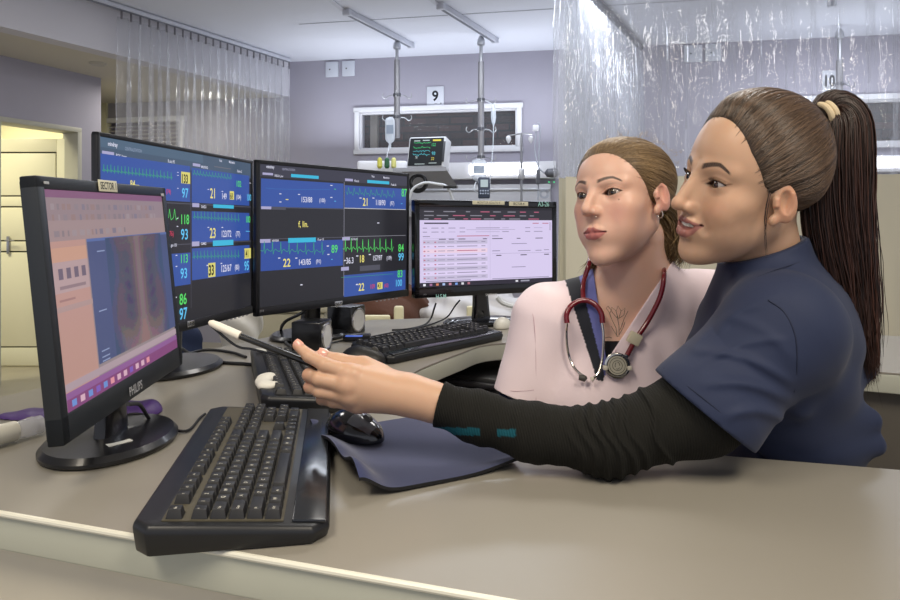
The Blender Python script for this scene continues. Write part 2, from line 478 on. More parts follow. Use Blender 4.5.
# ================================================================ people
def A(*a): return np.array(Q(*a), np.float32)
def wrink(p, k, amp, seed=0):
    r = np.random.RandomState(seed); d = 0
    for i in range(5):
        w = np.array(k[i % len(k)])*(1+.35*r.randn()); d = d+np.sin(p@w.astype(np.float32)+r.rand()*6.28+1.2*np.sin(p@(r.randn(3)*14).astype(np.float32)))/(1+i*.5)
    return amp*d*.5
def multi(f, boxes, hs, lowbox, hlow):
    Vs = []; Fs = []; o = 0
    for (lo, hi), h in zip(boxes, hs):
        V, Fa = netmesh(f, lo, hi, h); Vs.append(V); Fs.append(Fa+o); o += len(V)
    V, Fa = netmesh(f, lowbox[0], lowbox[1], hlow)
    cen = V[Fa].mean(1); keep = np.ones(len(Fa), bool)
    for (lo, hi), h in zip(boxes, hs):
        n = np.ceil((np.array(hi)-np.array(lo))/h).astype(int); n = ((n+13)//14)*14; hi2 = np.array(lo)+n*h
        keep &= ~((cen > np.array(lo)+.004).all(1) & (cen < hi2-.006).all(1))
    Vs.append(V); Fs.append(Fa[keep]+o)
    return np.concatenate(Vs), np.concatenate(Fs)
SKIN = dict(rough=.42, attr=True, sss=.18, bump=.05, bscale=700)
def hair_cap(fr, P, parent, name, yb, tmax, tie, n, dark, light, seed, h=.002, top=.0):
    zs, ys = zip(*yb)
    PP = dict(P); PP['noear'] = True
    def th(q):
        yy = np.interp(q[:, 2], zs, ys)
        x = np.abs(q[:, 0])
        u = (yy-q[:, 1]); t = np.where(u < 0, u*.5, tmax*(1-np.exp(-u/(tmax*3.2))))+top*np.clip((q[:, 2]-.05)/.05, 0, 1)*np.clip(u/.04, 0, 1)
        ear = np.exp(-(((q[:, 1]+.004)/.019)**2+((q[:, 2]+.003)/.024)**2))*(x > .05)
        return np.clip(t, -.004, 1)*(1-.85*ear*(t > 0))
    def fl(q): return head_local(q, PP)-th(q)
    f = lambda p: fl(to_local(fr, p))*fr[2]
    c = fr[1]
    V, Fa = netmesh(f, c-.15, c+.15, h)
    q = to_local(fr, V); t = th(q); keep = (t > -.001)
    Fk0 = Fa; Fa = Fa[keep[Fa].any(1)]
    r = np.random.RandomState(seed)
    # strands swept over the cap to the tie
    c0 = np.array([0, -.012, .018]); tie = np.array(tie)
    def fs(q): return head_local(q, PP)-np.maximum(th(q), .0002)
    Fk = Fk0[(t > -.0034)[Fk0].all(1)]
    cand = V[Fk[r.choice(len(Fk), n*3)][:, 0]]; qc = to_local(fr, cand); tc = th(qc)
    g = (tc > -.0003) | (r.rand(len(tc)) < .30*np.exp(tc/.0012)); qc = qc[g]
    wgt = np.where(th(qc) < .004, 1., .22); qc = qc[r.rand(len(qc)) < wgt][:n]
    N = len(qc); K = 16
    D0 = qc-c0; D0 /= np.linalg.norm(D0, axis=1, keepdims=True)
    D1 = np.tile((tie-c0)/np.linalg.norm(tie-c0), (N, 1)); D1 = D1+r.randn(N, 3)*.075; D1 /= np.linalg.norm(D1, axis=1, keepdims=True)
    om = np.arccos(np.clip((D0*D1).sum(1), -1, 1)); tt = np.linspace(0, 1, K)
    a = np.sin((1-tt)[None]*om[:, None])/np.sin(om)[:, None]; b = np.sin(tt[None]*om[:, None])/np.sin(om)[:, None]
    D = a[..., None]*D0[:, None]+b[..., None]*D1[:, None]
    D[..., 2] += -(P.get('sag', .10)*np.sin(tt*PI)[None]*(np.abs(D0[:, 0])[:, None])); D /= np.linalg.norm(D, axis=2, keepdims=True)
    R_ = np.full((N, K), .17)
    for _ in range(26):
        pts = (c0+D*R_[..., None]).reshape(-1, 3).astype(np.float32)
        R_ = R_-np.clip(fs(pts).reshape(N, K), -.02, .02)*.75
    ph = r.rand(N, 1)*6.28; lump = np.sin(D0[:, :1]*31+D0[:, 2:3]*23+ph*.15)*.5
    R_ = R_+.0003+r.rand(N, 1)*.0018*np.sin(tt*PI)[None]+lump*.0012*np.sin(tt*PI)[None]
    Pw = to_world(fr, (c0+D*R_[..., None]).reshape(-1, 3)).reshape(N, K, 3)
    SV, SF = strands(Pw, r.uniform(.0005, .00095, N))
    cs = np.repeat(r.beta(1.1, 1.9, N)*.75+.35*np.clip(lump[:, 0]+.3, 0, 1), K*3)
    cd, cl = col3(dark), col3(light)
    colS = cd+(cl-cd)*cs[:, None]
    colB = np.tile(cd+(cl-cd)*.15, (len(V), 1))
    return np.concatenate([V, SV]), np.concatenate([Fa, SF+len(V)]), np.concatenate([colB, colS])
def tail(ctr, wid, n, K, seed, dark, light, depth=.7, wav=.0, axis=(1, 0, 0), core=.62, frizz=.004, rs=(.0004, .0009)):
    """bundle of strands round a centre line; wid = half widths"""
    r = np.random.RandomState(seed)
    C = np.array([list(v) for v in bez([Vector(c) for c in ctr], 8)]); W = np.interp(np.linspace(0, 1, len(C)), np.linspace(0, 1, len(wid)), wid)
    s = np.linspace(0, 1, K); i = np.linspace(0, len(C)-1, K)
    Cx = np.stack([np.interp(i, np.arange(len(C)), C[:, j]) for j in range(3)], 1); Wx = np.interp(i, np.arange(len(C)), W)
    T = np.gradient(Cx, axis=0); T /= np.linalg.norm(T, axis=1, keepdims=True)
    U = np.array([0, 1., 0])-T*T[:, 1:2]; U /= np.linalg.norm(U, axis=1, keepdims=True); X = np.cross(T, U)
    ang = r.rand(n)*6.28; rad = r.rand(n)**.42
    aa = ang[:, None]+.35*np.sin(s*5+ang[:, None])[...]*.5
    x = rad[:, None]*np.cos(aa)*Wx[None]; y = rad[:, None]*np.sin(aa)*Wx[None]*depth
    nz = np.cumsum(r.randn(n, K, 3)*frizz*.35, axis=1)*s[None, :, None]
    clump = np.sin(ang*7)[:, None]*np.sin(s*9+ang[:, None]*3)*wav
    P = Cx[None]+X[None]*(x+clump)[..., None]+U[None]*(y+clump*.5)[..., None]+nz
    cut = 1-.22*r.rand(n)**2
    P2 = np.empty_like(P); 
    for j in range(3):
        for k in range(n): P2[k, :, j] = np.interp(s*cut[k], s, P[k, :, j])
    SV, SF = strands(P2, r.uniform(rs[0], rs[1], n))
    cd, cl = col3(dark), col3(light); t = np.repeat(r.beta(1.5, 3, n), K*3)
    col = cd+(cl-cd)*t[:, None]
    n2 = 20; a = np.linspace(0, 2*PI, n2, endpoint=False); nn = int(K*.86)
    CV = (Cx[:nn, None]+X[:nn, None]*(np.cos(a)[None, :, None]*Wx[:nn, None, None]*core)+U[:nn, None]*(np.sin(a)[None, :, None]*Wx[:nn, None, None]*core*depth)).reshape(-1, 3)
    ii = np.arange(nn-1)[:, None]*n2+np.arange(n2)[None]; jj = np.arange(nn-1)[:, None]*n2+(np.arange(n2)[None]+1) % n2
    CF = np.stack([ii, jj, jj+n2, ii+n2], -1).reshape(-1, 4)
    return np.concatenate([CV, SV]), np.concatenate([CF, SF+len(CV)]), np.concatenate([np.tile(cd*.7, (len(CV), 1)), col])
def nail(mb, tip, d, up, w=.0052, l=.0062, m=None):
    """a fingernail: tip position, finger direction, outward normal"""
    d = Vector(d).normalized(); up = Vector(up); up = (up-d*up.dot(d)).normalized(); s = d.cross(up)
    M = Matrix((s, d, up)).transposed().to_4x4(); M.translation = Vector(tip)
    vs = []; fs = []; n = 9
    for i in range(n):
        for j in range(n):
            a = -1+2*i/(n-1); b = -1+2*j/(n-1)
            q = math.sqrt(max(0, 1-.45*b*b)) if b > 0 else 1
            x = a*q; vs.append((x*w, b*l, .0010-.30*w*x*x-.10*l*b*b))
    for i in range(n-1):
        for j in range(n-1): fs.append([i*n+j, (i+1)*n+j, (i+1)*n+j+1, i*n+j+1])
    mb.add(vs, fs, m, M, True)
# ---------------------------------------------------------------- the woman in pink
def woman_pink():
    P = dict(ku=1.14, kl=.91, smile=0., nz=.0045, jaw=-.0015, fw=.0535, blush='d48a80', bl=.35, lip='ab605e', lipdark='6a2e30', liner='33221c', crease='b07a62', browc='2e2019', iris='4d4030', open=1.22, ew=.0152, bw=.80, brow=.0218, lower=.6, browt=.0038, ns=.80)
    fr = heads_frame(Q(0, 195, 1.2)+Vector((.324, 0, 0)), R(50), R(2), R(4), 1.03); fr = (fr[0], _v((.319, 1.2, ZC+.052)), 1.03)
    W = thing('person', 'seated young woman in pale pink V-neck top with a red stethoscope round her neck', 'person', (.33, 1.26, .45))
    tr = [A(642, 285, 1.25), A(552, 316, 1.25)]; tl = [A(628, 284, 1.25), A(710, 303, 1.29)]
    sR, eR, wR = A(546, 320, 1.25), A(517, 425, 1.24), np.array((.25, 1.13, .72), np.float32)
    sL, eL, wL = A(716, 306, 1.29), np.array((.545, 1.31, .80), np.float32), np.array((.43, 1.22, .71), np.float32)
    def torso(p):
        d = ell(p, A(622, 372, 1.265), (.150, .098, .150))
        d = smin(d, cap(p, tr[0], tr[1], .043, .046), .05); d = smin(d, cap(p, tl[0], tl[1], .043, .046), .05)
        d = smin(d, ell(p, A(588, 402, 1.205), (.062, .050, .060)), .035); d = smin(d, ell(p, A(662, 402, 1.215), (.062, .050, .060)), .035)
        d = smin(d, ell(p, (.33, 1.265, .80), (.128, .098, .17)), .06)
        d = smin(d, ell(p, (.335, 1.28, .58), (.165, .13, .13)), .06)
        return d
    def arms(p, g=0.):
        d = chain(p, [sR, eR, wR], [.047+g, .040+g, .026+g], .02); e = chain(p, [sL, eL, wL], [.047+g, .040+g, .026+g], .02)
        return np.minimum(d, e)
    def hands(p):
        d = None
        for w, s in ((wR, 1), (wL, -1)):
            o = w+_v((.0, -.012, -.01)); e = ell(p, o+_v((.01*s, -.03, -.012)), (.036, .05, .017))
            for k in range(4):
                b = o+_v(((-.026+.0175*k)+.01*s, -.065, -.014)); t = b+_v((0, -.05-.008*(1-abs(k-1.4)/2), -.018))
                e = smin(e, cap(p, b, t, .009, .0075), .006)
            e = smin(e, cap(p, o+_v((.035*s, -.01, -.01)), o+_v((.052*s, -.055, -.015)), .012, .009), .012)
            d = e if d is None else np.minimum(d, e)
        return d
    neck = [A(636, 238, 1.235), A(629, 300, 1.262)]
    def body(p):
        d = torso(p)
        d = smin(d, cap(p, neck[0], neck[1], .051, .060), .045)
        d = smin(d, arms(p), .05); d = smin(d, hands(p), .012)
        h = head_local(to_local(fr, p), P)*fr[2]
        return smin(d, h, .022)
    base = col3('dbb09a')
    def colf(p):
        q = to_local(fr, p)
        c = head_color(q, P, base)
        c = mixc(c, col3('5a3a2c'), np.exp(-(((q[:, 0]+.0435)/.0011)**2+((q[:, 2]+.0135)/.0011)**2))*(q[:, 1] > .03))   # the little mole
        return c
    lo = [(.12, 1.03, 1.42-.46), (.60, 1.40, 1.45)]
    V, Fa = multi(body, [((.14, 1.06, 1.00), (.56, 1.36, 1.42))], [.0014], ((.02, .98, .42), (.68, 1.44, 1.42)), .006)
    npobj('body', V, Fa, mat('fair_skin', **SKIN), W, colf(V))
    make_eyes(W, fr, P, (-.10, .98, -.10))
    # trousers
    def pants(p):
        d = ell(p, (.335, 1.28, .585), (.178, .142, .125))
        for s, kx in ((-1, .05), (1, .22)):
            d = smin(d, chain(p, [(.335+s*.08, 1.28, .56), (kx+.05, .98, .56), (kx+.06, 1.0, .12)], [.085, .065, .05], .03), .04)
        return d
    V, Fa = netmesh(pants, (.0, .84, .05), (.60, 1.46, .74), .009); npobj('trousers', V, Fa, mat('pink_cloth_plain', 'd8bcc6', .85), W)
    sh = MB()
    for kx in (.11, .28): sh.box((kx, .95, .04), (.10, .26, .08), mat('white_rubber', 'd8d8d6', .6), bev=.03, seg=3)
    part(sh, 'shoes', W)
    # top
    pl = 1.15
    def px(p):
        return p[:, 0]/p[:, 1]*F+CX, CY-(p[:, 2]-ZC)/p[:, 1]*F
    def side(x, y, a, b):            # >0 right of the line a->b going down the picture
        return (x-(a[0]+(b[0]-a[0])*(y-a[1])/(b[1]-a[1])))
    sc = A(523, 397, 1.24); sax = (sc-sR)/np.linalg.norm(sc-sR)
    scl = sL+(eL-sL)*.72
    def topf(p):
        t = smin(torso(p), arms(p), .05)-.009-wrink(p, [(55, 10, 12), (30, 10, 60), (70, 0, -25)], .0024, 3)
        t = smin(t, cap(p, A(636, 265, 1.262), A(629, 300, 1.262), .060, .068), .03)
        s = smin(cap(p, sR+_v((.004, 0, .0)), sc, .055, .053), t, .030)
        l = cap(p, sL, scl, .055, .054)
        s = smin(s, l, .030)
        s = smax(s, (p-sc)@sax, .004)*1.0 if False else s
        return s
    def top(p):
        d = topf(p)
        # cut the sleeves at their hems
        arm_l = ((p-sc)@sax); nearR = (p[:, 0] < sR[0]+.012)
        d = np.where(nearR, np.maximum(d, arm_l), d)
        axl = (eL-sL)/np.linalg.norm(eL-sL); arm2 = (p-scl)@axl; nearL = (p[:, 0] > sL[0]-.02)
        d = np.where(nearL, np.maximum(d, arm2), d)
        d = np.maximum(d, .62-p[:, 2])
        x, y = px(p)
        v = np.maximum(-side(x, y, (592, 262), (605, 350)), side(x, y, (672, 262), (611, 354)))*pl/F
        neckhole = cap(p, A(630, 200, 1.235), A(629, 276, 1.255), .058, .062)
        fr_ = (p[:, 1] < 1.262)
        v = np.where(fr_, v, 1.)
        d = smax(d, -v, .002); d = smax(d, -neckhole, .004)
        return d
    V, Fa = netmesh(top, (.04, 1.05, .60), (.64, 1.42, 1.20), .0021)
    x, y = px(V); front = V[:, 1] < 1.27
    s1 = side(x, y, (561, 268), (596, 377)); s2 = side(x, y, (576, 264), (604, 373)); s3 = side(x, y, (609, 350), (624, 381))
    pink = col3('eedbe0'); c = np.tile(pink, (len(V), 1))
    zone = front & (y < 381) & ((s3 < 0) | (y < 350)) & (side(x, y, (640, 262), (612, 352)) < 0)
    c[zone & (s1 > 0)] = col3('23262f'); c[zone & (s2 > 0)] = col3('6a6fae')
    shl = (V[:, 1] > 1.20) & (x > 560) & (x < 592) & (y < 275); c[shl & (x < 577)] = col3('23262f')
    npobj('scrub_top', V, Fa, mat('pink_cloth', rough=.85, attr=True, sheen=.15, bump=.25, bscale=260, bdist=.0006), W, c)
    sm_ = MB(); th_ = mat('pink_thread', 'c3a3ae', .8)
    def on_(a, b):
        ys = np.linspace(1.02, 1.36, 500); pts = np.array([A(a, b, t) for t in ys], np.float32); dd = top(pts); k = int(np.argmax(dd < 0)) if (dd < 0).any() else 250; return Q(a, b, ys[k])
    for ln in (((527, 296), (533, 315), (535.5, 345), (536, 375), (536, 400)), ((499, 388), (512, 391), (524, 391), (534, 390)), ((668, 268), (640, 308), (616, 350), (620, 372))): sm_.tube(bez([on_(a, b) for a, b in ln], 8), .0007, th_, n=5)
    part(sm_, 'seam', W)
    def under(p):
        d = body(p)-.0022; x, y = px(p)
        return np.maximum(np.maximum(d, (341-y)*pl/F), p[:, 1]-1.25)
    V, Fa = netmesh(under, (.22, 1.10, .93), (.37, 1.26, 1.02), .0018); npobj('undershirt', V, Fa, mat('black_cotton', '15151a', .9), W)
    hem = A(517, 408, 1.24)
    def cuff(p):
        d = chain(p, [sR, eR], [.0505, .0475], .01)
        return np.maximum(np.maximum(d, (p-hem)@sax), -((p-sc)@sax)-.03)
    V, Fa = netmesh(cuff, (.06, 1.16, .80), (.22, 1.34, 1.0), .0022); npobj('undershirt_sleeve', V, Fa, mat('navy_cotton', '1e2640', .9), W)
    # tattoo of two tulips
    def surf(px_, py_, off=.0004):
        lo_, hi_ = 1.05, 1.30
        ys = np.linspace(lo_, hi_, 700); pts = np.array([A(px_, py_, t) for t in ys], np.float32); dd = body(pts); k = np.argmax(dd < 0)
        return Q(px_, py_, ys[k]-off)
    tt = MB(); ink = mat('tattoo_ink', '5b5d50', .7)
    for ln, r_ in (([(617, 337), (616, 328), (612, 320), (609, 312)], .00045), ([(619, 337), (619, 326), (617, 316)], .00045), ([(609, 312), (606, 308), (608, 306), (611, 310), (610, 313)], .0004),
               ([(617, 318), (612, 312), (611, 307), (616, 311), (618, 306), (621, 311), (625, 308), (624, 315), (618, 319)], .0004), ([(616, 311), (618, 318)], .0004), ([(621, 311), (619, 318)], .0004),
               ([(619, 335), (623, 328), (625, 322)], .0004), ([(618, 337), (614, 331), (611, 326)], .0004), ([(620, 330), (624, 319), (628, 311)], .0004), ([(605, 338), (609, 337), (612, 338)], .0006)):
        tt.tube([surf(a, b) for a, b in ln], r_, ink, n=5)
    part(tt, 'tattoo', W, label='small tulip tattoo')
    # nose stud, ear ring
    js = MB(); st = mat('silver', 'd8d4cc', .18, metal=1.)
    e = to_world(fr, [(-.0135, .0975, -.0420)])[0]; b = bmesh.new(); bmesh.ops.create_icosphere(b, subdivisions=2, radius=.0013); js.bm(b, st, Tm(Vector(e)), True)
    part(js, 'nose_stud', W)
    er = MB(); c0 = to_world(fr, [(-.0765, .005, -.0385)])[0]
    er.tube([Vector(c0)+Vector((math.cos(a)*.0052*.7, math.cos(a)*-.0052*.7, math.sin(a)*.0062)) for a in np.linspace(0, 2*PI, 20)], .0010, st)
    part(er, 'hoop_earring', W)
    # hair
    yb = [(-.09, -.30), (-.072, -.105), (-.05, -.060), (-.022, -.018), (-.012, .016), (.0, .026), (.02, .040), (.042, .053), (.056, .060), (.070, .067), (.080, .080), (.093, .11), (.12, .13)]
    V, Fa, c = hair_cap(fr, P, W, 'hair', yb, .0085, (.0, -.100, .0), 5200, '544230', 'b59a74', 5)
    tl_ = [to_world(fr, [q])[0] for q in ((0, -.094, .004), (-.004, -.114, -.010), (-.020, -.120, -.040), (-.030, -.118, -.080), (-.034, -.100, -.115))]
    V2, F2, c2 = tail(tl_, [.016, .030, .036, .034, .022, .006], 900, 26, 8, '4a3826', 'b09468', depth=.8, wav=.004, frizz=.006)
    V3, F3, c3 = tail([to_world(fr, [q])[0] for q in ((.010, -.11, -.01), (.045, -.09, -.06), (.070, -.03, -.105), (.085, .0, -.135))], [.008, .012, .012, .004], 200, 22, 9, '4a3826', 'b09468', depth=.6, frizz=.004)
    # loose wisps
    r = np.random.RandomState(4); wl = []
    for k in range(70):
        a = r.uniform(0, PI); st_ = np.array([math.cos(a)*.066, r.uniform(-.10, .03), .045+math.sin(a)*.072]); d = st_/np.linalg.norm(st_)
        q0 = d*.100+np.array([0, -.01, .012]); dirv = np.array([r.randn()*.3, -1, r.randn()*.3-.1]); dirv /= np.linalg.norm(dirv); L = r.uniform(.010, .026)
        wl.append([q0+dirv*L*t+d*.010*math.sin(t*2.2)*r.rand() for t in np.linspace(0, 1, 12)])
    wl = to_world(fr, np.array(wl).reshape(-1, 3)).reshape(-1, 12, 3)
    V4, F4 = strands(wl, np.full(len(wl), .00022)); c4 = np.tile(col3('9a8058'), (len(V4), 1))
    Va, Fs, Cs = [], [], []; o = 0
    for v, f_, cc in ((V, Fa, c), (V2, F2, c2), (V3, F3, c3), (V4, F4, c4)): Va.append(v); Fs.append(f_+o); Cs.append(cc); o += len(v)
    npobj('hair', np.concatenate(Va), np.concatenate(Fs), mat('blond_hair', rough=.42, attr=True, spec=.4), W, np.concatenate(Cs))
    return fr, body, px
# ---------------------------------------------------------------- stethoscope round her neck
def stethoscope(topsurf):
    S = thing('stethoscope', 'dark red stethoscope hanging round the neck of the woman in pink', 'stethoscope', Q(617, 365, 1.13))
    def on(px_, py_, off):
        ys = np.linspace(1.04, 1.34, 500); pts = np.array([A(px_, py_, t) for t in ys], np.float32); dd = topsurf(pts); k = int(np.argmax(dd < 0)) if (dd < 0).any() else 260
        return Q(px_, py_, ys[k]-off)
    red = mat('red_tubing', '6e1420', .22, coat=.5); chrome = mat('chrome', 'c9c6bf', .16, metal=1.); dk = mat('grey_rubber', '4a4844', .5)
    left = [on(583.5, 300, .010), on(583, 288, .008), on(585, 277, .007), Vector(Q(589, 265, 1.222)), Vector(Q(592, 255, 1.255))]
    back = [Vector(Q(604, 248, 1.305)), Vector(Q(628, 243, 1.335)), Vector(Q(648, 246, 1.315))]
    right = [Vector(Q(659, 257, 1.27)), Vector(Q(663, 266, 1.225)), on(664, 277, .008), on(660, 297, .007), on(648, 321, .007), on(636, 339, .007), on(627, 355.5, .009)]
    t = MB(); t.tube(bez(left[::1]+back+right, 6), .0046, red, n=12); part(t, 'tubing', S)
    y = MB()
    yk = [(567, 323), (566.5, 315), (570, 307), (577, 302), (583.5, 300.5), (590, 301.5), (597, 306.5), (601.5, 314), (602.5, 323)]
    y.tube(bez([on(a, b, .012) for a, b in yk], 6), .0050, red, n=12); part(y, 'yoke', S)
    for ln in ([(567, 322), (566.5, 333), (567, 345), (569, 356), (573, 366), (579, 373), (586, 377.5)], [(602, 322), (603.5, 333), (603.5, 345), (602.5, 358), (600, 369), (597, 375), (592, 379)]):
        m = MB(); P_ = bez([on(a, b, .013) for a, b in ln], 6); m.tube(P_, .0024, chrome, n=10); o = part(m, 'ear_tube', S)
        e = MB(); d = (P_[-1]-P_[-4]).normalized(); side = Vector((-.9, 0, 0)) if ln[0][0] < 580 else Vector((.2, 0, .1))
        p0 = P_[-1]; e.tube([p0, p0+d*.003+side*.006, p0+side*.014], [.0035, .006, .0045] if ln[0][0] < 580 else [.003, .0045, .003], dk if ln[0][0] < 580 else mat('white_clip', 'd8d2c2', .4), n=12)
        q = e.build('ear_tip'); q.parent = o; q.matrix_parent_inverse = o.matrix_world.inverted()
    c = on(617, 365.4, .010); nrm = Vector((-.06, -1, .12)).normalized(); Mz = nrm.to_track_quat('Z', 'Y').to_matrix().to_4x4(); Mz.translation = c
    cp = MB(); prof = [(.001, -.008), (.017, -.008), (.021, -.005), (.0225, .000), (.0225, .003), (.0200, .0042), (.0178, .0042), (.0172, .0030), (.0005, .0030)]
    cp.lathe(prof, chrome, Mz, n=40); o = part(cp, 'chest_piece', S)
    ri = MB(); ri.lathe([(.0002, .0031), (.0165, .0031), (.0165, .0036), (.0150, .0037), (.0002, .0037)], mat('diaphragm', 'b9b4a4', .35), Mz, n=36)
    for r0 in (.0135, .0085): ri.tube([Mz @ Vector((math.cos(a)*r0, math.sin(a)*r0, .0039)) for a in np.linspace(0, 2*PI, 33)], .0005, mat('dark_print', '4c4a44', .5), n=5)
    for a0 in range(3): ri.tube([Mz @ Vector((math.cos(a)*.004, math.sin(a)*.006, .0040)) for a in np.linspace(a0*2.1, a0*2.1+1.5, 8)], .0006, mat('dark_print'), n=5)
    q = ri.build('diaphragm'); q.parent = o; q.matrix_parent_inverse = o.matrix_world.inverted()
    st = MB(); st.tube([c+Vector((.008, .0, .014)), Vector(on(627, 356, .009))], .0042, chrome, n=10)
    for sx in (-1, 1): st.box(Mz @ Vector((sx*.021, -.004, .002)), (.008, .010, .008), mat('white_clip', 'd8d2c2', .4), bev=.002)
    part(st, 'stem', S)
    tg = MB(); tg.box(on(634.5, 338.5, .012), (.023, .010, .021), mat('cream_tag', 'd8cfb4', .5), bev=.002, rot=Euler((0, R(28), 0)).to_matrix())
    part(tg, 'name_clip', S)
# ---------------------------------------------------------------- the woman in navy
def woman_navy():
    P = dict(ku=.94, kl=.92, ez=-.006, es=1.20, smile=1., tip=.002, nz=-.002, blush='c08468', bl=.35, lip='945c56', lipdark='3a1a18', liner='120c0c', crease='93694f', browc='22150f', iris='3a2416', wing=1., open=.95, brow=.0200, lower=.6, sag=.16, ns=.88, browt=.0040)
    fr = heads_frame((.428, .935, ZC+.060), R(75), R(2.5), R(-15), 1.0)
    W = thing('person', 'dark-haired woman with ponytail and navy top reaching across the counter', 'person', (.58, 1.04, .45))
    sN, sF = A(782, 330, .865), A(757, 322, 1.17)
    el, mid, wr = A(606, 441, .832), A(700, 411, .842), A(430, 401, .872)
    fa = [A(532, 432, .845)]
    eF, wF = np.array((.62, 1.225, .82), np.float32), np.array((.47, 1.11, .74), np.float32)
    def armN(p, g=0.):
        return chain(p, [sN, mid, el, fa[0], A(478, 417, .862), wr, A(408, 394, .876)], [.060+g, .050+g, .0365+g, .0305+g, .0270+g, .0225+g, .0205+g], .02)
    def hand(p):
        # palm edge-on, thumb uppermost, back of the hand to the camera
        W0 = A(414, 396, .876)
        mcp = [A(352, 374, .868), A(348, 385, .862), A(350, 396, .866), A(358, 404, .874)]
        d = None
        for m, r in zip(mcp, (.0125, .0125, .0118, .0110)):
            e = cap(p, W0+(m-W0)*.12, m, .0185, r); d = e if d is None else smin(d, e, .016)
        d = smin(d, cap(p, A(412, 392, .888), A(372, 372, .894), .014, .0145), .022)     # thumb pad
        F_ = []
        F_.append(chain(p, [mcp[0], A(325, 365, .868), A(309, 356, .880), A(297.5, 345.5, .890)], [.0118, .0095, .0084, .0068], .004))
        F_.append(chain(p, [mcp[1], A(319, 379, .866), A(309, 375, .884), A(318, 370, .898)], [.0118, .0096, .0086, .0075], .004))
        F_.append(chain(p, [mcp[2], A(320, 391, .870), A(310, 387, .888), A(318, 381, .902)], [.0112, .0092, .0082, .0072], .004))
        F_.append(chain(p, [mcp[3], A(333, 401, .878), A(322, 399, .894), A(328, 393, .906)], [.0104, .0084, .0075, .0066], .004))
        F_.append(chain(p, [A(380, 375, .892), A(364, 366.5, .894), A(339, 362, .893), A(321, 355.5, .890)], [.0150, .0132, .0110, .0084], .006))
        fl = F_[0]
        for e in F_[1:4]: fl = smin(fl, e, .0030)
        d = smin(d, fl, .009)
        d = smin(d, F_[4], .006)
        for m in mcp[:3]: d = smin(d, ell(p, m+_v((0, -.0075, .001)), (.007, .005, .006)), .010)
        return d
    def armF(p): return chain(p, [sF, eF, wF], [.052, .040, .027], .02)
    def handF(p):
        o = wF+_v((-.03, -.01, -.01)); d = ell(p, o, (.05, .036, .017))
        for k in range(4):
            b = o+_v((-.035, -.026+.0175*k, -.004)); d = smin(d, cap(p, b, b+_v((-.052+.006*abs(k-1.5), 0, -.02)), .009, .0075), .006)
        return smin(d, cap(p, o+_v((.01, -.03, 0)), o+_v((-.035, -.05, -.01)), .012, .009), .012)
    def torso(p):
        R1 = rotm(R(14), 'Y')
        d = ell(p, A(769, 352, 1.02), (.094, .150, .150), R1)
        d = smin(d, ell(p, A(742, 372, 1.03), (.055, .10, .055)), .05)
        d = smin(d, ell(p, A(776, 445, 1.045), (.096, .138, .175)), .05)
        d = smin(d, ell(p, (.555, 1.06, .60), (.125, .165, .13)), .06)
        d = smin(d, cap(p, A(772, 300, 1.0), sN, .050, .056), .05); d = smin(d, cap(p, A(765, 300, 1.02), sF, .050, .052), .05)
        return d
    nk = [to_world(fr, [(0, -.030, -.055)])[0], A(768, 302, 1.0)]
    def body(p):
        d = smin(torso(p), cap(p, nk[0], nk[1], .051, .060), .03)
        d = smin(d, armN(p), .035); d = smin(d, armF(p), .035); d = smin(d, hand(p), .016); d = smin(d, handF(p), .012)
        h = head_local(to_local(fr, p), P)*fr[2]
        return smin(d, h, .020)
    base = col3('c39c80')
    c = fr[1]
    V, Fa = multi(body, [((c[0]-.16, c[1]-.145, c[2]-.155), (c[0]+.14, c[1]+.14, c[2]+.15)), ((-.24, .80, .93), (.015, .95, 1.07))], [.00125, .0015], ((-.26, .74, .42), (.80, 1.30, 1.45)), .007)
    cc = head_color(to_local(fr, V), P, base)
    hp = V[:, 0] < .02
    pinkish = np.zeros(len(V))
    for t in (A(297.5, 345.5, .89), A(321, 355.5, .89), A(309, 375, .884), A(310, 387, .888), A(352, 374, .868), A(348, 385, .862)):
        pinkish += np.exp(-((V-t)**2).sum(1)/.010**2)
    cc = mixc(cc, col3('d18f78'), np.clip(pinkish, 0, 1)*.5*hp)
    npobj('body', V, Fa, mat('tan_skin', **SKIN), W, cc)
    make_eyes(W, fr, P, (.10, .98, -.12))
    nm = mat('fingernail', 'dba593', .18, coat=.6)
    for tip, dr, up in ((A(298, 343.2, .8845), A(297.5, 345.5, .89)-A(309, 356, .88), (-.25, -.75, .6)), (A(323, 351.5, .8835), A(321, 355.5, .89)-A(339, 362, .893), (.1, -.75, .66))):
        m = MB(); nail(m, Vector(tip), dr, up, m=nm); part(m, 'fingernail', W)
    # teeth
    th = MB(); tm = mat('teeth', 'e8e2d4', .2, coat=.4)
    for k in range(-5, 6):
        a = k*.0056; y = .0885-.020*(abs(a)/.027)**2.0; 
        q = to_world(fr, [(a, y-.0004, -.0630+.0040*(abs(k)/5)**2)])[0]; B = Matrix(fr[0].tolist()).to_4x4()
        th.box(Vector(q), (.0056, .0035, .0078), tm, bev=.0012, rot=(B @ Rz(math.atan2(-.040*a/.027/.027*1.0, 1))).to_3x3())
    part(th, 'teeth', W)
    # lashes
    lm = mat('lashes', '0c0808', .6)
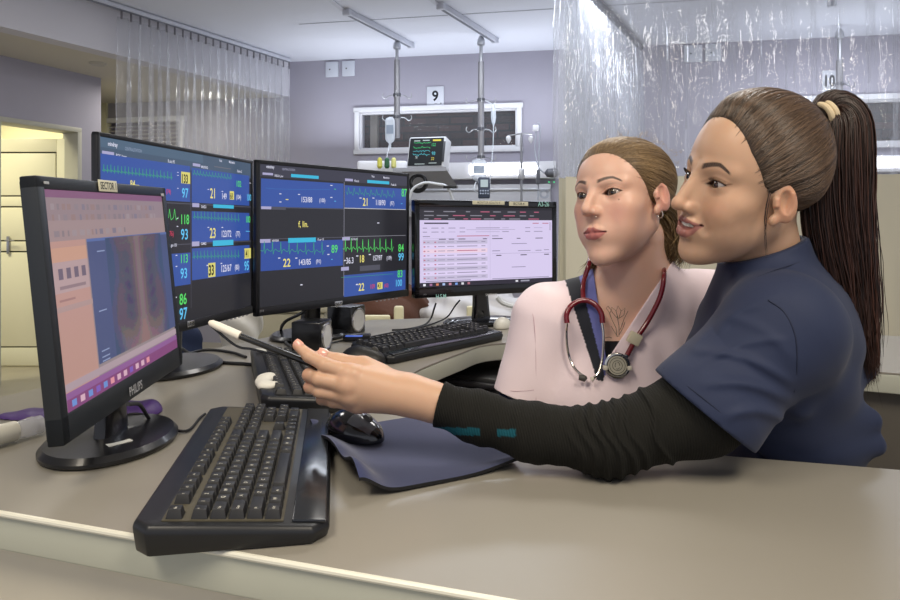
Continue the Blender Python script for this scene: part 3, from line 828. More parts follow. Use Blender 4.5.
    for sg in (-1, 1):
        la = MB(); la.tube([Vector(to_world(fr, [(sg*(EYE[0]+t*.0135), .0780-.0035*t*t-max(0, t)*.004, .0050*(1-t*t)+t*.0012)])[0]) for t in np.linspace(-1, 1, 12)], .0005, lm, n=5)
        for k in range(26):
            t = k/25*2-1; x = EYE[0]+t*.0138; z = .0052*(1-t*t)+t*.0012; y = .0782-.0035*(t*t)-max(0, t)*.004
            p0 = np.array([sg*x, y+.0005, z]); dr = np.array([sg*(t*.5+.1), .75, .62+.25*max(0, t)]); dr /= np.linalg.norm(dr); L = .0052+.0022*max(0, t)
            pts = [p0+dr*L*s+np.array([0, 0, .0020])*s*s for s in (0, .5, 1)]
            la.tube([Vector(v) for v in to_world(fr, pts)], [.00032, .00025, .00010], lm, n=4)
        part(la, 'eyelashes', W)
    # black undershirt arm, ribbed, pushed up in folds at the elbow
    cutp = A(439, 406, .872); dirw = (A(470, 412, .862)-A(408, 394, .876)); dirw /= np.linalg.norm(dirw)
    ax = [sN, mid, el, fa[0], A(470, 412, .862), wr]
    foldc = [(A(596, 438, .83), .006), (A(608, 440, .832), .007), (A(620, 438, .833), .006), (A(583, 438, .835), .004), (A(633, 434, .835), .005), (A(657, 425, .838), .006), (A(570, 436, .838), .0025)]
    def slv(p):
        d = armN(p, .004)
        x, y = p[:, 0]/p[:, 1]*F+CX, CY-(p[:, 2]-ZC)/p[:, 1]*F
        for fc, am in foldc:
            fx = fc[0]/fc[1]*F+CX
            u = (x-fx)-(y-430)*.34+4*np.sin(y*.11+fx)
            d = d-am*.62*np.exp(-(u/3.4)**2)
        d = d-.0006*np.sin(x*.33)*((x < 575) & (x > 455))
        d = np.maximum(d, -((p-cutp)@dirw)); d = np.maximum(d, p[:, 0]-.47)
        return d
    V, Fa = netmesh(slv, (-.04, .74, .86), (.50, .96, 1.12), .0020)
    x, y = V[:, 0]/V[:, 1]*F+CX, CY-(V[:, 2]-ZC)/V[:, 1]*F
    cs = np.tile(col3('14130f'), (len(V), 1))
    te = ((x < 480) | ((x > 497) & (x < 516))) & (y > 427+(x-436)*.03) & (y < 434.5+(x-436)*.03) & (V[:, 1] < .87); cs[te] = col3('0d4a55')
    m = mat('black_ribbed_knit', rough=.85, attr=True, spec=.3)
    nt = m.node_tree; b = nt.nodes['Principled BSDF']; tc = nt.nodes.new('ShaderNodeTexCoord'); mp = nt.nodes.new('ShaderNodeMapping'); mp.inputs['Rotation'].default_value = (0, R(12), 0)
    wv = nt.nodes.new('ShaderNodeTexWave'); wv.inputs['Scale'].default_value = 95; wv.inputs['Distortion'].default_value = 1.2; wv.inputs['Detail'].default_value = 1
    bp = nt.nodes.new('ShaderNodeBump'); bp.inputs['Strength'].default_value = .6; bp.inputs['Distance'].default_value = .0008
    nt.links.new(tc.outputs['Object'], mp.inputs[0]); nt.links.new(mp.outputs[0], wv.inputs['Vector']); nt.links.new(wv.outputs['Fac'], bp.inputs['Height']); nt.links.new(bp.outputs[0], b.inputs['Normal'])
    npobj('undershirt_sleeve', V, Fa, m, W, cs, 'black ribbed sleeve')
    # navy top
    s0, s1 = A(776, 320, .872), A(706, 407, .842); sax = (s1-s0)/np.linalg.norm(s1-s0)
    hn = np.array((-(93*0)-.63, .0, -.777), np.float32); hn = _v(Vector((-.63, .06, -.78)).normalized())
    hemc = A(702, 409, .84)
    def fold(p, a, b, r, k): return cap(p, a, b, r, r*.4)
    def topf(p):
        w1 = wrink(p, [(20, 10, 62), (35, 20, 40), (10, 25, 75)], .0020, 2)
        d = torso(p)-.011-w1
        d = smin(d, cap(p, A(764, 255, .965), A(771, 305, 1.0), .064, .078), .03)
        s = cap(p, A(786, 318, .90), s1, .060, .076); s = np.minimum(s, armN(p, .009))
        px_, py_ = p[:, 0]/p[:, 1]*F+CX, CY-(p[:, 2]-ZC)/p[:, 1]*F
        for (x0, y0), (x1, y1), am, wd in (((790, 382), (694, 350), .0050, 5.), ((792, 402), (704, 384), .0055, 6.), ((776, 296), (716, 334), .0042, 6.), ((792, 358), (728, 316), .0036, 6.), ((790, 424), (728, 416), .0042, 6.), ((786, 340), (700, 366), .0035, 4.5), ((760, 306), (694, 346), .0030, 4.)):
            ex, ey = x1-x0, y1-y0; tt = np.clip(((px_-x0)*ex+(py_-y0)*ey)/(ex*ex+ey*ey), 0, 1)
            bow = 9*np.sin(tt*PI); dd = np.hypot(px_-x0-ex*tt, py_-y0-ey*tt+bow)
            s = s-1.35*am*np.exp(-(dd/wd)**2)*np.clip(np.sin(np.clip(tt*.94+.03, 0, 1)*PI), 0, 1)**.6
        d = smin(d, s, .045)
        d = smin(d, cap(p, sF, sF+(eF-sF)*.6, .062, .062), .03)
        for a, b, r, Y in (((800, 300), (806, 350), .008, .86), ((806, 350), (800, 410), .007, .885), ((868, 372), (820, 395), .010, .95), ((872, 420), (800, 432), .012, .93), ((876, 446), (820, 452), .012, .93), ((835, 330), (812, 352), .008, .90)):
            d = smin(d, cap(p, A(a[0], a[1], Y), A(b[0], b[1], Y-.015), r, r*.6), .030)
        return d
    n0 = _v(Vector((.55, 0, .10))-Vector((0, 0, 0)))
    ca, cb = A(706, 276, .93), A(798, 235, .985)
    cdir = (cb-ca)/np.linalg.norm(cb-ca); cn = _v(Vector(cdir).cross(Vector((0, 1, 0)))); cn = cn if cn[2] > 0 else -cn
    def top(p):
        d = topf(p)
        near = (p-hemc)@hn; isS = (p[:, 1] < .93)&(p[:, 0] < .50)
        d = np.where(isS, np.maximum(d, near), d)
        d = smax(d, (p-ca)@cn-.002, .003)
        d = np.maximum(d, .66-p[:, 2])
        d = smax(d, -np.maximum(cap(p, nk[0], nk[1], .054, .054), -((p-ca)@cn+.016)), .003)
        hole = np.maximum(cap(p, s0, s1+sax*.03, .062, .070), -(near+.022))
        return d
    V, Fa = netmesh(top, (.24, .74, .64), (.80, 1.32, 1.22), .0030)
    npobj('scrub_top', V, Fa, mat('navy_cloth', '1b2541', .75, sheen=.05, bump=.2, bscale=300, bdist=.0005), W)
    sm = MB(); thr = mat('navy_thread', '151c33', .8)
    def on(px_, py_, off=.0003, y0=.74, y1=1.1):
        ys = np.linspace(y0, y1, 500); pts = np.array([A(px_, py_, t) for t in ys], np.float32); dd = top(pts); k = int(np.argmax(dd < 0)); return Q(px_, py_, ys[k]-off)
    sm.tube(bez([on(a, b) for a, b in ((768, 300), (784, 312), (795, 335), (797, 365), (794, 392))], 8), .0010, thr, n=5)
    sm.tube(bez([on(a, b) for a, b in ((664, 368), (690, 388), (720, 412), (746, 436))], 8), .0006, thr, n=5)
    sm.tube(bez([on(a, b) for a, b in ((726, 296), (760, 276), (800, 262))], 8), .0006, thr, n=5)
    part(sm, 'seam', W)
    def pants(p):
        d = ell(p, (.60, 1.06, .60), (.152, .175, .125))
        for s in (-1, 1):
            d = smin(d, chain(p, [(.60, 1.06+s*.08, .56), (.22+.0*s, 1.04+s*.07, .54), (.25, 1.06+s*.08, .12)], [.085, .065, .05], .03), .04)
        return d
    V, Fa = netmesh(pants, (.10, .82, .05), (.80, 1.30, .76), .009); npobj('trousers', V, Fa, mat('navy_cloth_plain', '1c2645', .8), W)
    shm = MB()
    for s in (-1, 1): shm.box((.20, 1.06+s*.08, .04), (.26, .10, .08), mat('white_rubber', 'd8d8d6', .6), bev=.03, seg=3)
    part(shm, 'shoes', W)
    # hair
    yb = [(-.075, -.30), (-.062, -.110), (-.045, -.070), (-.030, -.048), (-.014, -.018), (-.004, .014), (.008, .030), (.03, .042), (.05, .053), (.070, .059), (.086, .064), (.102, .072), (.117, .10), (.14, .12)]
    tiew = A(822, 117, .955); til = to_local(fr, tiew[None])[0]
    V, Fa, c = hair_cap(fr, P, W, 'hair', yb, .013, tuple(til), 7500, '120b08', '7c634e', 6, top=.001)
    ctr = [A(820, 118, .955), A(833, 107, .958), A(843, 122, .955), A(839, 165, .95), A(837, 215, .945), A(842, 262, .945), A(850, 310, .945), A(858, 350, .945), A(864, 380, .945)]
    s = .945/650
    V2, F2, c2 = tail(ctr, [12*s, 18*s, 27*s, 32*s, 33*s, 30*s, 24*s, 15*s, 5*s], 2600, 34, 12, '120c0a', '54352a', depth=.75, wav=.0025, frizz=.0035)
    wisp = []
    r = np.random.RandomState(3)
    for k in range(60):
        x0 = 862+r.rand()*16; y0 = 150+r.rand()*150; L = 60+r.rand()*90; dx = r.uniform(-4, 24)*r.rand()
        wisp.append([A(x0-8+dx*t*t+3*math.sin(t*4+k), y0+L*t, .94+.02*r.rand()) for t in np.linspace(0, 1, 14)])
    for k in range(9):
        wisp.append([A(775-9*math.sin(t*2.2)-(k%3)*1.2*t, 172+(60+9*(k%4))*t+k*.5, .866-.010*t) for t in np.linspace(0, 1, 14)])
    V4, F4 = strands(np.array(wisp), np.concatenate([np.full(60, .00022), np.full(9, .00026)])); c4 = np.tile(col3('2a1c16'), (len(V4), 1))
    Va, Fs, Cs = [], [], []; o = 0
    for v, f_, cc_ in ((V, Fa, c), (V2, F2, c2), (V4, F4, c4)): Va.append(v); Fs.append(f_+o); Cs.append(cc_); o += len(v)
    npobj('hair', np.concatenate(Va), np.concatenate(Fs), mat('brown_hair', rough=.38, attr=True, spec=.5), W, np.concatenate(Cs))
    ht = MB(); hm = mat('beige_elastic', 'cdbb9a', .7, bump=.5, bscale=400)
    nrm = Vector((.93, .05, .36)).normalized(); U = nrm.orthogonal().normalized(); U = Vector((0, 1, 0)).cross(nrm).normalized(); Wv = nrm.cross(U)
    for k in range(2):
        cen = Vector(tiew)+nrm*(.001+.008*k)
        ht.tube([cen+(U*math.cos(a)*.0185+Wv*math.sin(a)*.020) for a in np.linspace(0, 2*PI, 33)], .0045, hm, n=10)
    part(ht, 'hair_tie', W, label='beige hair tie')
    # marker in her fingers
    pen = thing('pen', 'black pen with white cap held up in the fingertips', 'pen', Q(300, 353, .893))
    a, b, c_ = Q(209, 322, .905), Q(240, 336, .90), Q(332, 372, .888)
    k = MB(); k.tube([b+(a-b)*-.02, c_], [.0042, .0045], mat('black_gloss', '121212', .2, coat=.5), n=16); part(k, 'barrel', pen)
    k = MB(); d = (a-b); k.tube([b, b+d*.7, b+d*.92, a], [.0062, .0058, .0048, .0022], mat('white_plastic', 'e8e2d2', .35), n=18); part(k, 'cap', pen, label='white cap')
    k = MB(); k.tube(bez([a+Vector((.004, 0, -.006)), b+Vector((-.005, -.002, -.013)), b+Vector((.018, -.002, -.018)), b+(c_-b)*.42+Vector((0, -.002, -.006))], 6), .0018, mat('black_gloss'), n=8); part(k, 'clip', pen)
    return fr
# ================================================================ the room
B0 = Vector((-1.62, 6.5, 0)); BU = Vector((.9853, -.1710, 0)).normalized(); BN = Vector((-BU.y, BU.x, 0))
WB = Matrix(((BU.x, BN.x, 0, B0.x), (BU.y, BN.y, 0, B0.y), (0, 0, 1, 0), (0, 0, 0, 1)))   # x along the back wall, y into it
def wb(px, py, off=0.):
    """where the sight line meets the back wall (off = distance in front of it): (s, z)"""
    k = (px-CX)/F; o = B0-BN*off; Y = (o.dot(BN))/(Vector((k, 1, 0)).dot(BN)); p = Vector((k*Y, Y, 0))
    return (p-B0).dot(BU), ZC-(py-CY)/F*Y
def wrect(x0, y0, x1, y1, off=0.):
    a = wb(x0, y0, off); b = wb(x1, y1, off); return a[0], b[1], b[0], a[1]       # s0, z0, s1, z1
M_wall = mat('wall_paint', 'a4a1ad', .8, bump=.35, bscale=90, var=.02, vscale=3)
M_ceil = mat('ceiling_paint', 'd9dce6', .8, bump=.05, bscale=200)
M_white = mat('white_paint', 'dcdce0', .45)
M_floor = mat('floor_vinyl', 'a39c8a', .35, var=.05, vscale=5)
M_alu = mat('aluminium', 'b9bbc0', .35, metal=.85)
M_steel = mat('brushed_steel', 'a7a8ac', .3, metal=.9)
M_cream = mat('cream_paint', 'd9d3b0', .5)
def room():
    # floor, ceilings
    f = MB(); f.box((0, 3, -.05), (16, 12, .1), M_floor); struct(f.build('floor'))
    rd = Vector((1.0, 1.79, 0)).normalized()                        # the curtain rail / beam direction
    P0 = Vector((-1.60, 6.5, 0)); P1 = P0-rd*7.2
    far = [P0+Vector((.0, .3, 0)), Vector((6.5, 5.5, 0)), Vector((6.5, -3, 0)), Vector((P1.x, -3, 0)), P1]
    c = MB(); c.prism([(p.x, p.y) for p in far], CEIL, CEIL+.1, M_ceil); 
    # shallow joint lines between the ceiling panels
    struct(c.build('ceiling'))
    j = MB()
    for a, b in (((370, 20), (452, 15)),):
        pa, pb = QZ(a[0], a[1], CEIL-.002), QZ(b[0], b[1], CEIL-.002); d = (pb-pa).normalized(); n = Vector((-d.y, d.x, 0))*.006
        pa -= d*.6; pb += d*5; j.add([pa-n, pb-n, pb+n, pa+n], [[0, 1, 2, 3]], mat('joint_grey', '8f929c', .8))
    struct(j.build('trim_2'))
    n = Vector((-rd.y, rd.x, 0))                                      # towards the corridor
    b = MB(); q = [P0+rd*.15, P1, P1+n*.14, P0+rd*.15+n*.14]; b.prism([(p.x, p.y) for p in q], LOWC, CEIL+.02, mat('beam_paint', 'd2d0d6', .8)); struct(b.build('wall_beam'))
    lc = MB(); q = [P0+n*.14+rd*.5, P1+n*.14, Vector((-7.5, P1.y, 0)), Vector((-7.5, 8.2, 0)), Vector((-1.9, 8.2, 0))]
    lc.prism([(p.x, p.y) for p in q], LOWC, LOWC+.1, mat('cream_ceiling', 'cdc7b8', .8)); struct(lc.build('ceiling_corridor'))
    # back wall with its window openings
    wins = [wrect(359, 112, 518, 147.5), wrect(803, 101, 965, 142), wrect(104, 121, 182, 152)]
    w = MB(); s0, s1 = -4.6, 7.6; cuts = sorted(wins)
    prev = s0
    for a, z0, b_, z1 in cuts:
        w.box(((prev+a)/2, .09, CEIL/2), (a-prev, .18, CEIL), M_wall, WB)
        w.box(((a+b_)/2, .09, z0/2), (b_-a, .18, z0), M_wall, WB); w.box(((a+b_)/2, .09, (z1+CEIL)/2), (b_-a, .18, CEIL-z1), M_wall, WB); prev = b_
    w.box(((prev+s1)/2, .09, CEIL/2), (s1-prev, .18, CEIL), M_wall, WB); struct(w.build('wall_back', auto=False))
    brick = bpy.data.materials.new('dark_brick'); brick.use_nodes = True; nt = brick.node_tree; bs = nt.nodes['Principled BSDF']
    br = nt.nodes.new('ShaderNodeTexBrick'); tc = nt.nodes.new('ShaderNodeTexCoord'); mp = nt.nodes.new('ShaderNodeMapping'); mp.inputs['Rotation'].default_value = (R(90), 0, 0)
    nt.links.new(tc.outputs['Object'], mp.inputs[0]); nt.links.new(mp.outputs[0], br.inputs['Vector'])
    br.inputs['Color1'].default_value = lin('5a4643')+(1,); br.inputs['Color2'].default_value = lin('744e4a')+(1,); br.inputs['Mortar'].default_value = lin('4c3e3d')+(1,)
    br.inputs['Scale'].default_value = 3.2; br.inputs['Brick Width'].default_value = .8; br.inputs['Row Height'].default_value = .26; br.inputs['Mortar Size'].default_value = .03
    ns = nt.nodes.new('ShaderNodeTexNoise'); ns.inputs['Scale'].default_value = 2.2; ns.inputs['Detail'].default_value = 6
    nt.links.new(tc.outputs['Object'], ns.inputs['Vector']); mx = nt.nodes.new('ShaderNodeMix'); mx.data_type = 'RGBA'; mx.inputs[0].default_value = .5; mx.blend_type = 'MULTIPLY'
    nt.links.new(br.outputs[0], mx.inputs[6]); nt.links.new(ns.outputs[0], mx.inputs[7]); nt.links.new(mx.outputs[2], bs.inputs['Base Color']); bs.inputs['Roughness'].default_value = .9
    for k, (a, z0, b_, z1) in enumerate(wins[:2]):
        o = MB(); o.box(((a+b_)/2, .75, (z0+z1)/2), (b_-a+1.2, .08, z1-z0+1.4), brick, WB); struct(o.build('wall_outside_%d' % (k+1)))
        wn = MB(); fw = .048
        wn2 = thing('window_%d' % (k+1), 'long low window in white frame above the bed', 'window', WB @ Vector(((a+b_)/2, 0, (z0+z1)/2))); wn2['kind'] = 'structure'
        fr = MB()
        for (cx, cz, dx, dz) in (((a+b_)/2, z1+fw/2-.01, b_-a+2*fw, fw), ((a+b_)/2, z0-fw/2+.01, b_-a+2*fw, fw), (a-fw/2+.01, (z0+z1)/2, fw, z1-z0+.02), (b_+fw/2-.01, (z0+z1)/2, fw, z1-z0+.02)):
            fr.box((cx, -.012, cz), (dx, .045, dz), M_white, WB, bev=.006); 
        for (cx, cz, dx, dz) in (((a+b_)/2, z1-.012, b_-a, .028), ((a+b_)/2, z0+.012, b_-a, .028), (a+.012, (z0+z1)/2, .028, z1-z0), (b_-.012, (z0+z1)/2, .028, z1-z0)):
            fr.box((cx, .03, cz), (dx, .05, dz), M_white, WB, bev=.004)
        part(fr, 'window_frame', wn2)
        if k == 0:
            fr = MB(); sp = wb(365, 130)[0]; fr.box((sp, .32, (z0+z1)/2), (.07, .06, z1-z0+.5), mat('pale_post', 'a09890', .8), WB); part(fr, 'outside_post', wn2)
        g = MB(); g.box(((a+b_)/2, .06, (z0+z1)/2), (b_-a, .006, z1-z0), mat('window_glass', 'dfe6ec', .02, spec=.3, alpha=.05), WB); part(g, 'window_pane', wn2)
    # corridor window with its blind
    a, z0, b_, z1 = wins[2]
    wn = thing('window_3', 'corridor window with pale slatted blind', 'window', WB @ Vector(((a+b_)/2, 0, (z0+z1)/2))); wn['kind'] = 'structure'
    fr = MB()
    for (cx, cz, dx, dz) in (((a+b_)/2, z1, b_-a+.1, .05), ((a+b_)/2, z0, b_-a+.1, .05), (a, (z0+z1)/2, .05, z1-z0), (b_, (z0+z1)/2, .05, z1-z0)): fr.box((cx, -.01, cz), (dx, .04, dz), M_white, WB, bev=.004)
    part(fr, 'window_frame', wn)
    bl = MB(); kz = z0+.03
    while kz < z1-.03: bl.box(((a+b_)/2, .03, kz), (b_-a-.04, .035, .006), mat('blind_slat', 'b9b4b6', .5), WB, rot=Euler((R(28), 0, 0)).to_matrix()); kz += .042
    bl.box((a+(b_-a)*.3, .05, (z0+z1)/2), (.05, .01, z1-z0), mat('dark_gap', '4a4448', .8), WB); part(bl, 'blind', wn)
    bo = MB(); bo.box(((a+b_)/2, .14, (z0+z1)/2), (b_-a+.3, .02, z1-z0+.3), mat('dusk', 'a39ca6', .9), WB); struct(bo.build('wall_outside_3'))
    # left wall with doorway
    L0 = Vector((-3.39, 4.89, 0)); ld = Vector((.4036, .9149, 0)).normalized(); ln = Vector((-ld.y, ld.x, 0))
    WL = Matrix(((ld.x, ln.x, 0, L0.x), (ld.y, ln.y, 0, L0.y), (0, 0, 1, 0), (0, 0, 0, 1)))
    def ws(px): 
        k = (px-CX)/F; Y = L0.dot(ln)/(Vector((k, 1, 0)).dot(ln)); return (Vector((k*Y, Y, 0))-L0).dot(ld)
    d0, d1, dz = ws(-3), ws(76), 1.985; e = ws(101)
    w = MB(); w.box(((d0-3.2)/2, .07, LOWC/2), (d0+3.2, .14, LOWC), M_wall, WL); w.box(((d0+d1)/2, .07, (dz+LOWC)/2), (d1-d0, .14, LOWC-dz), M_wall, WL); w.box(((d1+e)/2, .07, LOWC/2), (e-d1, .14, LOWC), M_wall, WL)
    struct(w.build('wall_left', auto=False))
    fr = MB(); t = .040
    for (cx, cz, dx, dzz) in ((d0-t/2+.01, dz/2, t, dz), (d1+t/2-.01, dz/2, t, dz), ((d0+d1)/2, dz+t/2-.01, d1-d0+2*t-.02, t)): fr.box((cx, .06, cz), (dx, .19, dzz), mat('door_trim', 'b5b3a4', .5), WL, bev=.006)
    struct(fr.build('trim_1'))
    bb = MB(); bb.box(((d0-3.2)/2-.03, -.006, .05), (d0+3.1, .014, .10), mat('baseboard', '6a6862', .5), WL); struct(bb.build('baseboard_left'))
    # the lit room behind the door
    rm = MB(); cw = mat('warm_wall', 'cfc9a6', .8)
    rm.box((-5.2, 6.86, 1.3), (3.2, .1, 2.6), cw); rm.box((-3.47, 6.27, 1.24), (.08, 1.25, 2.46), cw, rot=Rz(R(24)).to_3x3()); struct(rm.build('wall_side_room', auto=False))
    # the open door leaf
    hx = (73-CX)/F*5.50; D = thing('door_1', 'open cream panelled door in the warm lit doorway', 'door', (hx, 5.5, 0)); D['kind'] = 'structure'
    lf = MB(); W_, H_ = .80, 1.93; th = .04; cp = mat('cream_door', 'e6e2c4', .45)
    def lb(x0, x1, z0, z1, y0, y1, m): lf.box((hx-(x0+x1)/2, 5.5+(y0+y1)/2, (z0+z1)/2), (x1-x0, y1-y0, z1-z0), m, bev=.003)
    st = .14
    lb(.01, st, .01, H_, 0, th, cp); lb(W_-st, W_, .01, H_, 0, th, cp)
    zr = [(.01, .16), (.98, 1.06), (1.36, 1.44), (H_-.11, H_)]
    for a_, b2 in zr: lb(st, W_-st, a_, b2, 0, th, cp)
    for (a_, b2) in ((.16, .98), (1.06, 1.36), (1.44, H_-.11)):
        lb(st, W_-st, a_, b2, .014, .022, mat('door_gap', '3c382c', .8)); lb(st+.012, W_-st-.012, a_+.012, b2-.012, .006, .030, cp)
    part(lf, 'door_leaf', D)
    h = MB(); hxx = hx-W_+.09; px_ = (8-CX)/F*5.49
    h.box((px_, 5.492, 1.03), (.026, .010, .15), M_steel, bev=.004); h.tube([(px_, 5.49, 1.07), (px_, 5.455, 1.07), (px_+.075, 5.455, 1.07)], .006, M_steel); part(h, 'door_handle', D)
    for z in (.25, 1.0, 1.75):
        h = MB(); h.tube([(hx+.005, 5.49, z-.05), (hx+.005, 5.49, z+.05)], .012, M_steel); part(h, 'hinge', D)
    # smoke vent slot in the corridor ceiling
    p = QZ(98, 64, LOWC-.006); v = MB(); v.lathe([(.005, -.01), (.05, -.01), (.065, .0), (.065, .006)], mat('vent_plastic', 'b9b4a8', .5), Tm(p), n=24)
    tag(v.build('ceiling_detector', loc=p), 'small round detector on the lower corridor ceiling', 'detector')
    # headwall units with their lamps
    for k, (x0, x1, y0, y1, glow) in enumerate(((364, 556, 164, 178, (470, 538)), (770, 960, 157, 171, (872, 955)))):
        s_0, za, s_1, zb_ = wrect(x0, y0, x1, y1, .12)
        H = thing('headwall_unit', ['white wall trunking with glowing lamp strip under the number 9 window', 'white wall trunking with lamp strip under the number 10 window behind clear curtain'][k], 'bedhead unit', WB @ Vector(((s_0+s_1)/2, 0, za)), 'bedhead trunking units')
        b = MB(); b.box(((s_0+s_1)/2, -.06, (za+zb_)/2), (s_1-s_0, .12, zb_-za), M_white, WB, bev=.01); part(b, 'housing', H)
        g0 = wb(glow[0], 170, .13)[0]; g1 = wb(glow[1], 170, .13)[0]
        l = MB(); l.box(((g0+g1)/2, -.125, (za+zb_)/2+.01), (g1-g0, .03, (zb_-za)*.62), mat('lamp_glow', 'ffffff', emis='f4f6ff', es=6.), WB, bev=.008); part(l, 'lamp', H, label='glowing lamp strip')
        b = MB(); b.box(((s_0+s_1)/2, -.045, za-.20), (s_1-s_0-.1, .07, .30), mat('panel_grey', 'bcbcc0', .5), WB, bev=.006)
        part(b, 'service_panel', H)
        for dz_ in (.10, .22):
            r = MB(); r.box(((s_0+s_1)/2, -.085, za-dz_), (s_1-s_0-.1, .012, .022), M_alu, WB, bev=.003); part(r, 'rail', H)
        if k == 0:
            for px_ in (549, 554):
                q = wb(px_, 182, .09); l = MB(); l.box((q[0], -.085, q[1]), (.010, .01, .010), mat('green_led', '20c060', emis='40e890', es=1.2), WB); part(l, 'socket', H)
    # number signs, switch plates
    for k, (x0, y0, x1, y1, t) in enumerate(((427, 87, 444, 106, '9'), (822, 71, 840, 92, '10'))):
        s_0, za, s_1, zb_ = wrect(x0, y0, x1, y1); sg = MB(); sg.box(((s_0+s_1)/2, -.006, (za+zb_)/2), (s_1-s_0, .010, zb_-za), mat('sign_white', 'cfd2da', .4), WB, bev=.002)
        Mx = WB @ Matrix(((1, 0, 0, s_0), (0, 0, -1, -.0115), (0, 1, 0, za), (0, 0, 0, 1))); C = Canvas(Mx, s_1-s_0, zb_-za); ink = mat('sign_ink', '14161c', .6)
        C.text(t, .5 if t == '9' else .42, .72, .50, ink, sx=.95 if t == '9' else .72, bold=.03, anchor='c'); C.rect(.45, .86, .62, .875, ink); C.rect(.80, .84, .86, .90, ink)
        sg.add(C.mb.v, C.mb.f, ink)
        tag(sg.build('number_sign', loc=WB @ Vector(((s_0+s_1)/2, 0, za))), ['white sign with black number 9 above the window', 'white sign with black number 10 behind the clear curtain'][k], 'sign', 'bed number signs')
    for k, (x0, y0, x1, y1) in enumerate(((326, 62.5, 338.5, 77), (342.5, 61.5, 355, 76), (684, 46, 702, 62), (705, 44.5, 721, 61))):
        s_0, za, s_1, zb_ = wrect(x0, y0, x1, y1); sg = MB(); sg.box(((s_0+s_1)/2, -.008, (za+zb_)/2), (s_1-s_0, .016, zb_-za), mat('plate_white', 'cfd3dc', .4), WB, bev=.004)
        cx_ = (s_0+s_1)/2; sg.box((cx_-.02, -.017, (za+zb_)/2), (.012, .003, .012), mat('sign_ink'), WB)
        tag(sg.build('wall_plate', loc=WB @ Vector(((s_0+s_1)/2, 0, za))), 'white blank square plate high on back wall, '+['farther from sign 9', 'nearer sign 9', 'behind clear curtain, farther from sign 10', 'behind clear curtain, nearer sign 10'][k], 'wall plate', 'square plates on the back wall')
def ceil_rail(a, b, lab, z=CEIL):
    """IV rail under the ceiling from pixel a to pixel b"""
    pa, pb = QZ(a[0], a[1], z-.03), QZ(b[0], b[1], z-.03); d = (pb-pa); L = d.length; an = math.atan2(d.y, d.x)
    M = Tm(pa) @ Rz(an); m = MB(); m.box((L/2, 0, .008), (L, .05, .045), mat('rail_white', 'c9ccd6', .35), M, bev=.006); m.box((L/2, 0, -.016), (L, .02, .004), mat('rail_slot', '7b7e88', .4), M)
    tr = thing('ceiling_track', lab, 'ceiling rail', pa, 'ceiling tracks for drip poles'); part(m, 'track', tr)
    for x in (0, L): m = MB(); m.box((x, 0, .005), (.04, .06, .05), mat('rail_white'), M, bev=.006); part(m, 'end_cap', tr)
def hooks(mb, c, w, m, drop=.03):
    for s in (-1, 1):
        for ang in (0, R(90)):
            u = (Rz(ang) @ Vector((s, 0, 0)))
            mb.tube(bez([c, c+u*w*.55+Vector((0, 0, -.005)), c+u*w*.85+Vector((0, 0, -drop)), c+u*w*1.05+Vector((0, 0, -drop*.3)), c+u*w*1.0+Vector((0, 0, drop*.6))], 4), .004, m, n=6)
def iv_pole(px, ytop, ymid, ybot, Y, hs, lab):
    p = Q(px, ybot, Y); T = thing('iv_pole', lab, 'drip pole', p, 'ceiling hung drip poles')
    a = Q(px, ytop, Y).z; a = min(CEIL-.06, a+.2)
    k = MB(); k.tube([(p.x, p.y, a), (p.x, p.y, Q(px, ymid, Y).z)], .014, M_steel, n=14); part(k, 'upper_tube', T)
    k = MB(); k.tube([(p.x, p.y, Q(px, ymid, Y).z), (p.x, p.y, p.z)], .026, mat('pole_grey', '8e8d90', .4, metal=.5), n=16); part(k, 'lower_tube', T)
    k = MB(); k.lathe([(.01, -.03), (.03, -.03), (.034, -.01), (.03, .02), (.014, .05)], M_alu, Tm((p.x, p.y, a-.02)), n=16); part(k, 'trolley', T)
    for h in hs:
        k = MB(); c = Q(px, h, Y); k.lathe([(.026, -.012), (.034, -.012), (.034, .012), (.026, .012)], mat('dark_clamp', '55565c', .4), Tm(c), n=16); hooks(k, c, .12, M_steel); part(k, 'hook_ring', T)
def bag(px, y0, y1, Y, w, lab, liquid='dfe6ee', name='iv_bag'):
    a, b = Q(px, y0, Y), Q(px, y1, Y); h = a.z-b.z
    T = thing(name, lab, 'drip bag', b)
    m = MB(); n = 10; vs = []; fs = []
    prof = [(0, .35), (.06, .75), (.15, .95), (.5, 1), (.85, .97), (.95, .8), (1, .3)]
    M = Tm(b)
    for s_, (t, ww) in enumerate(prof):
        for j in range(16):
            an = 2*PI*j/16; vs.append((math.copysign(abs(math.cos(an))**.7, math.cos(an))*w/2*ww, math.sin(an)*w*.16*ww, h*t))
    for s_ in range(len(prof)-1):
        for j in range(16): fs.append([s_*16+j, s_*16+(j+1) % 16, (s_+1)*16+(j+1) % 16, (s_+1)*16+j])
    fs.append(list(range(16))[::-1]); fs.append([(len(prof)-1)*16+j for j in range(16)])
    m.add(vs, fs, mat('clear_bag', liquid, .12, alpha=.55, coat=.5), M, True); part(m, 'bag', T)
    m = MB(); m.box((0, -w*.165, h*.52), (w*.7, .002, h*.34), mat('bag_print', '8d99a8', .5, alpha=.75), M); part(m, 'printed_label', T)
    m = MB(); m.tube([b, b-Vector((0, 0, .05))], [.012, .009], mat('clear_plastic', 'e4ebf2', .1, alpha=.5)); part(m, 'outlet', T)
    return b
def tube_thing(name, pts, r, m, lab, cat, n=8, grp=None):
    k = MB(); P_ = bez(pts, 8); k.tube(P_, r, m, n=n); o = k.build(name, loc=P_[0]); return tag(o, lab, cat, grp)
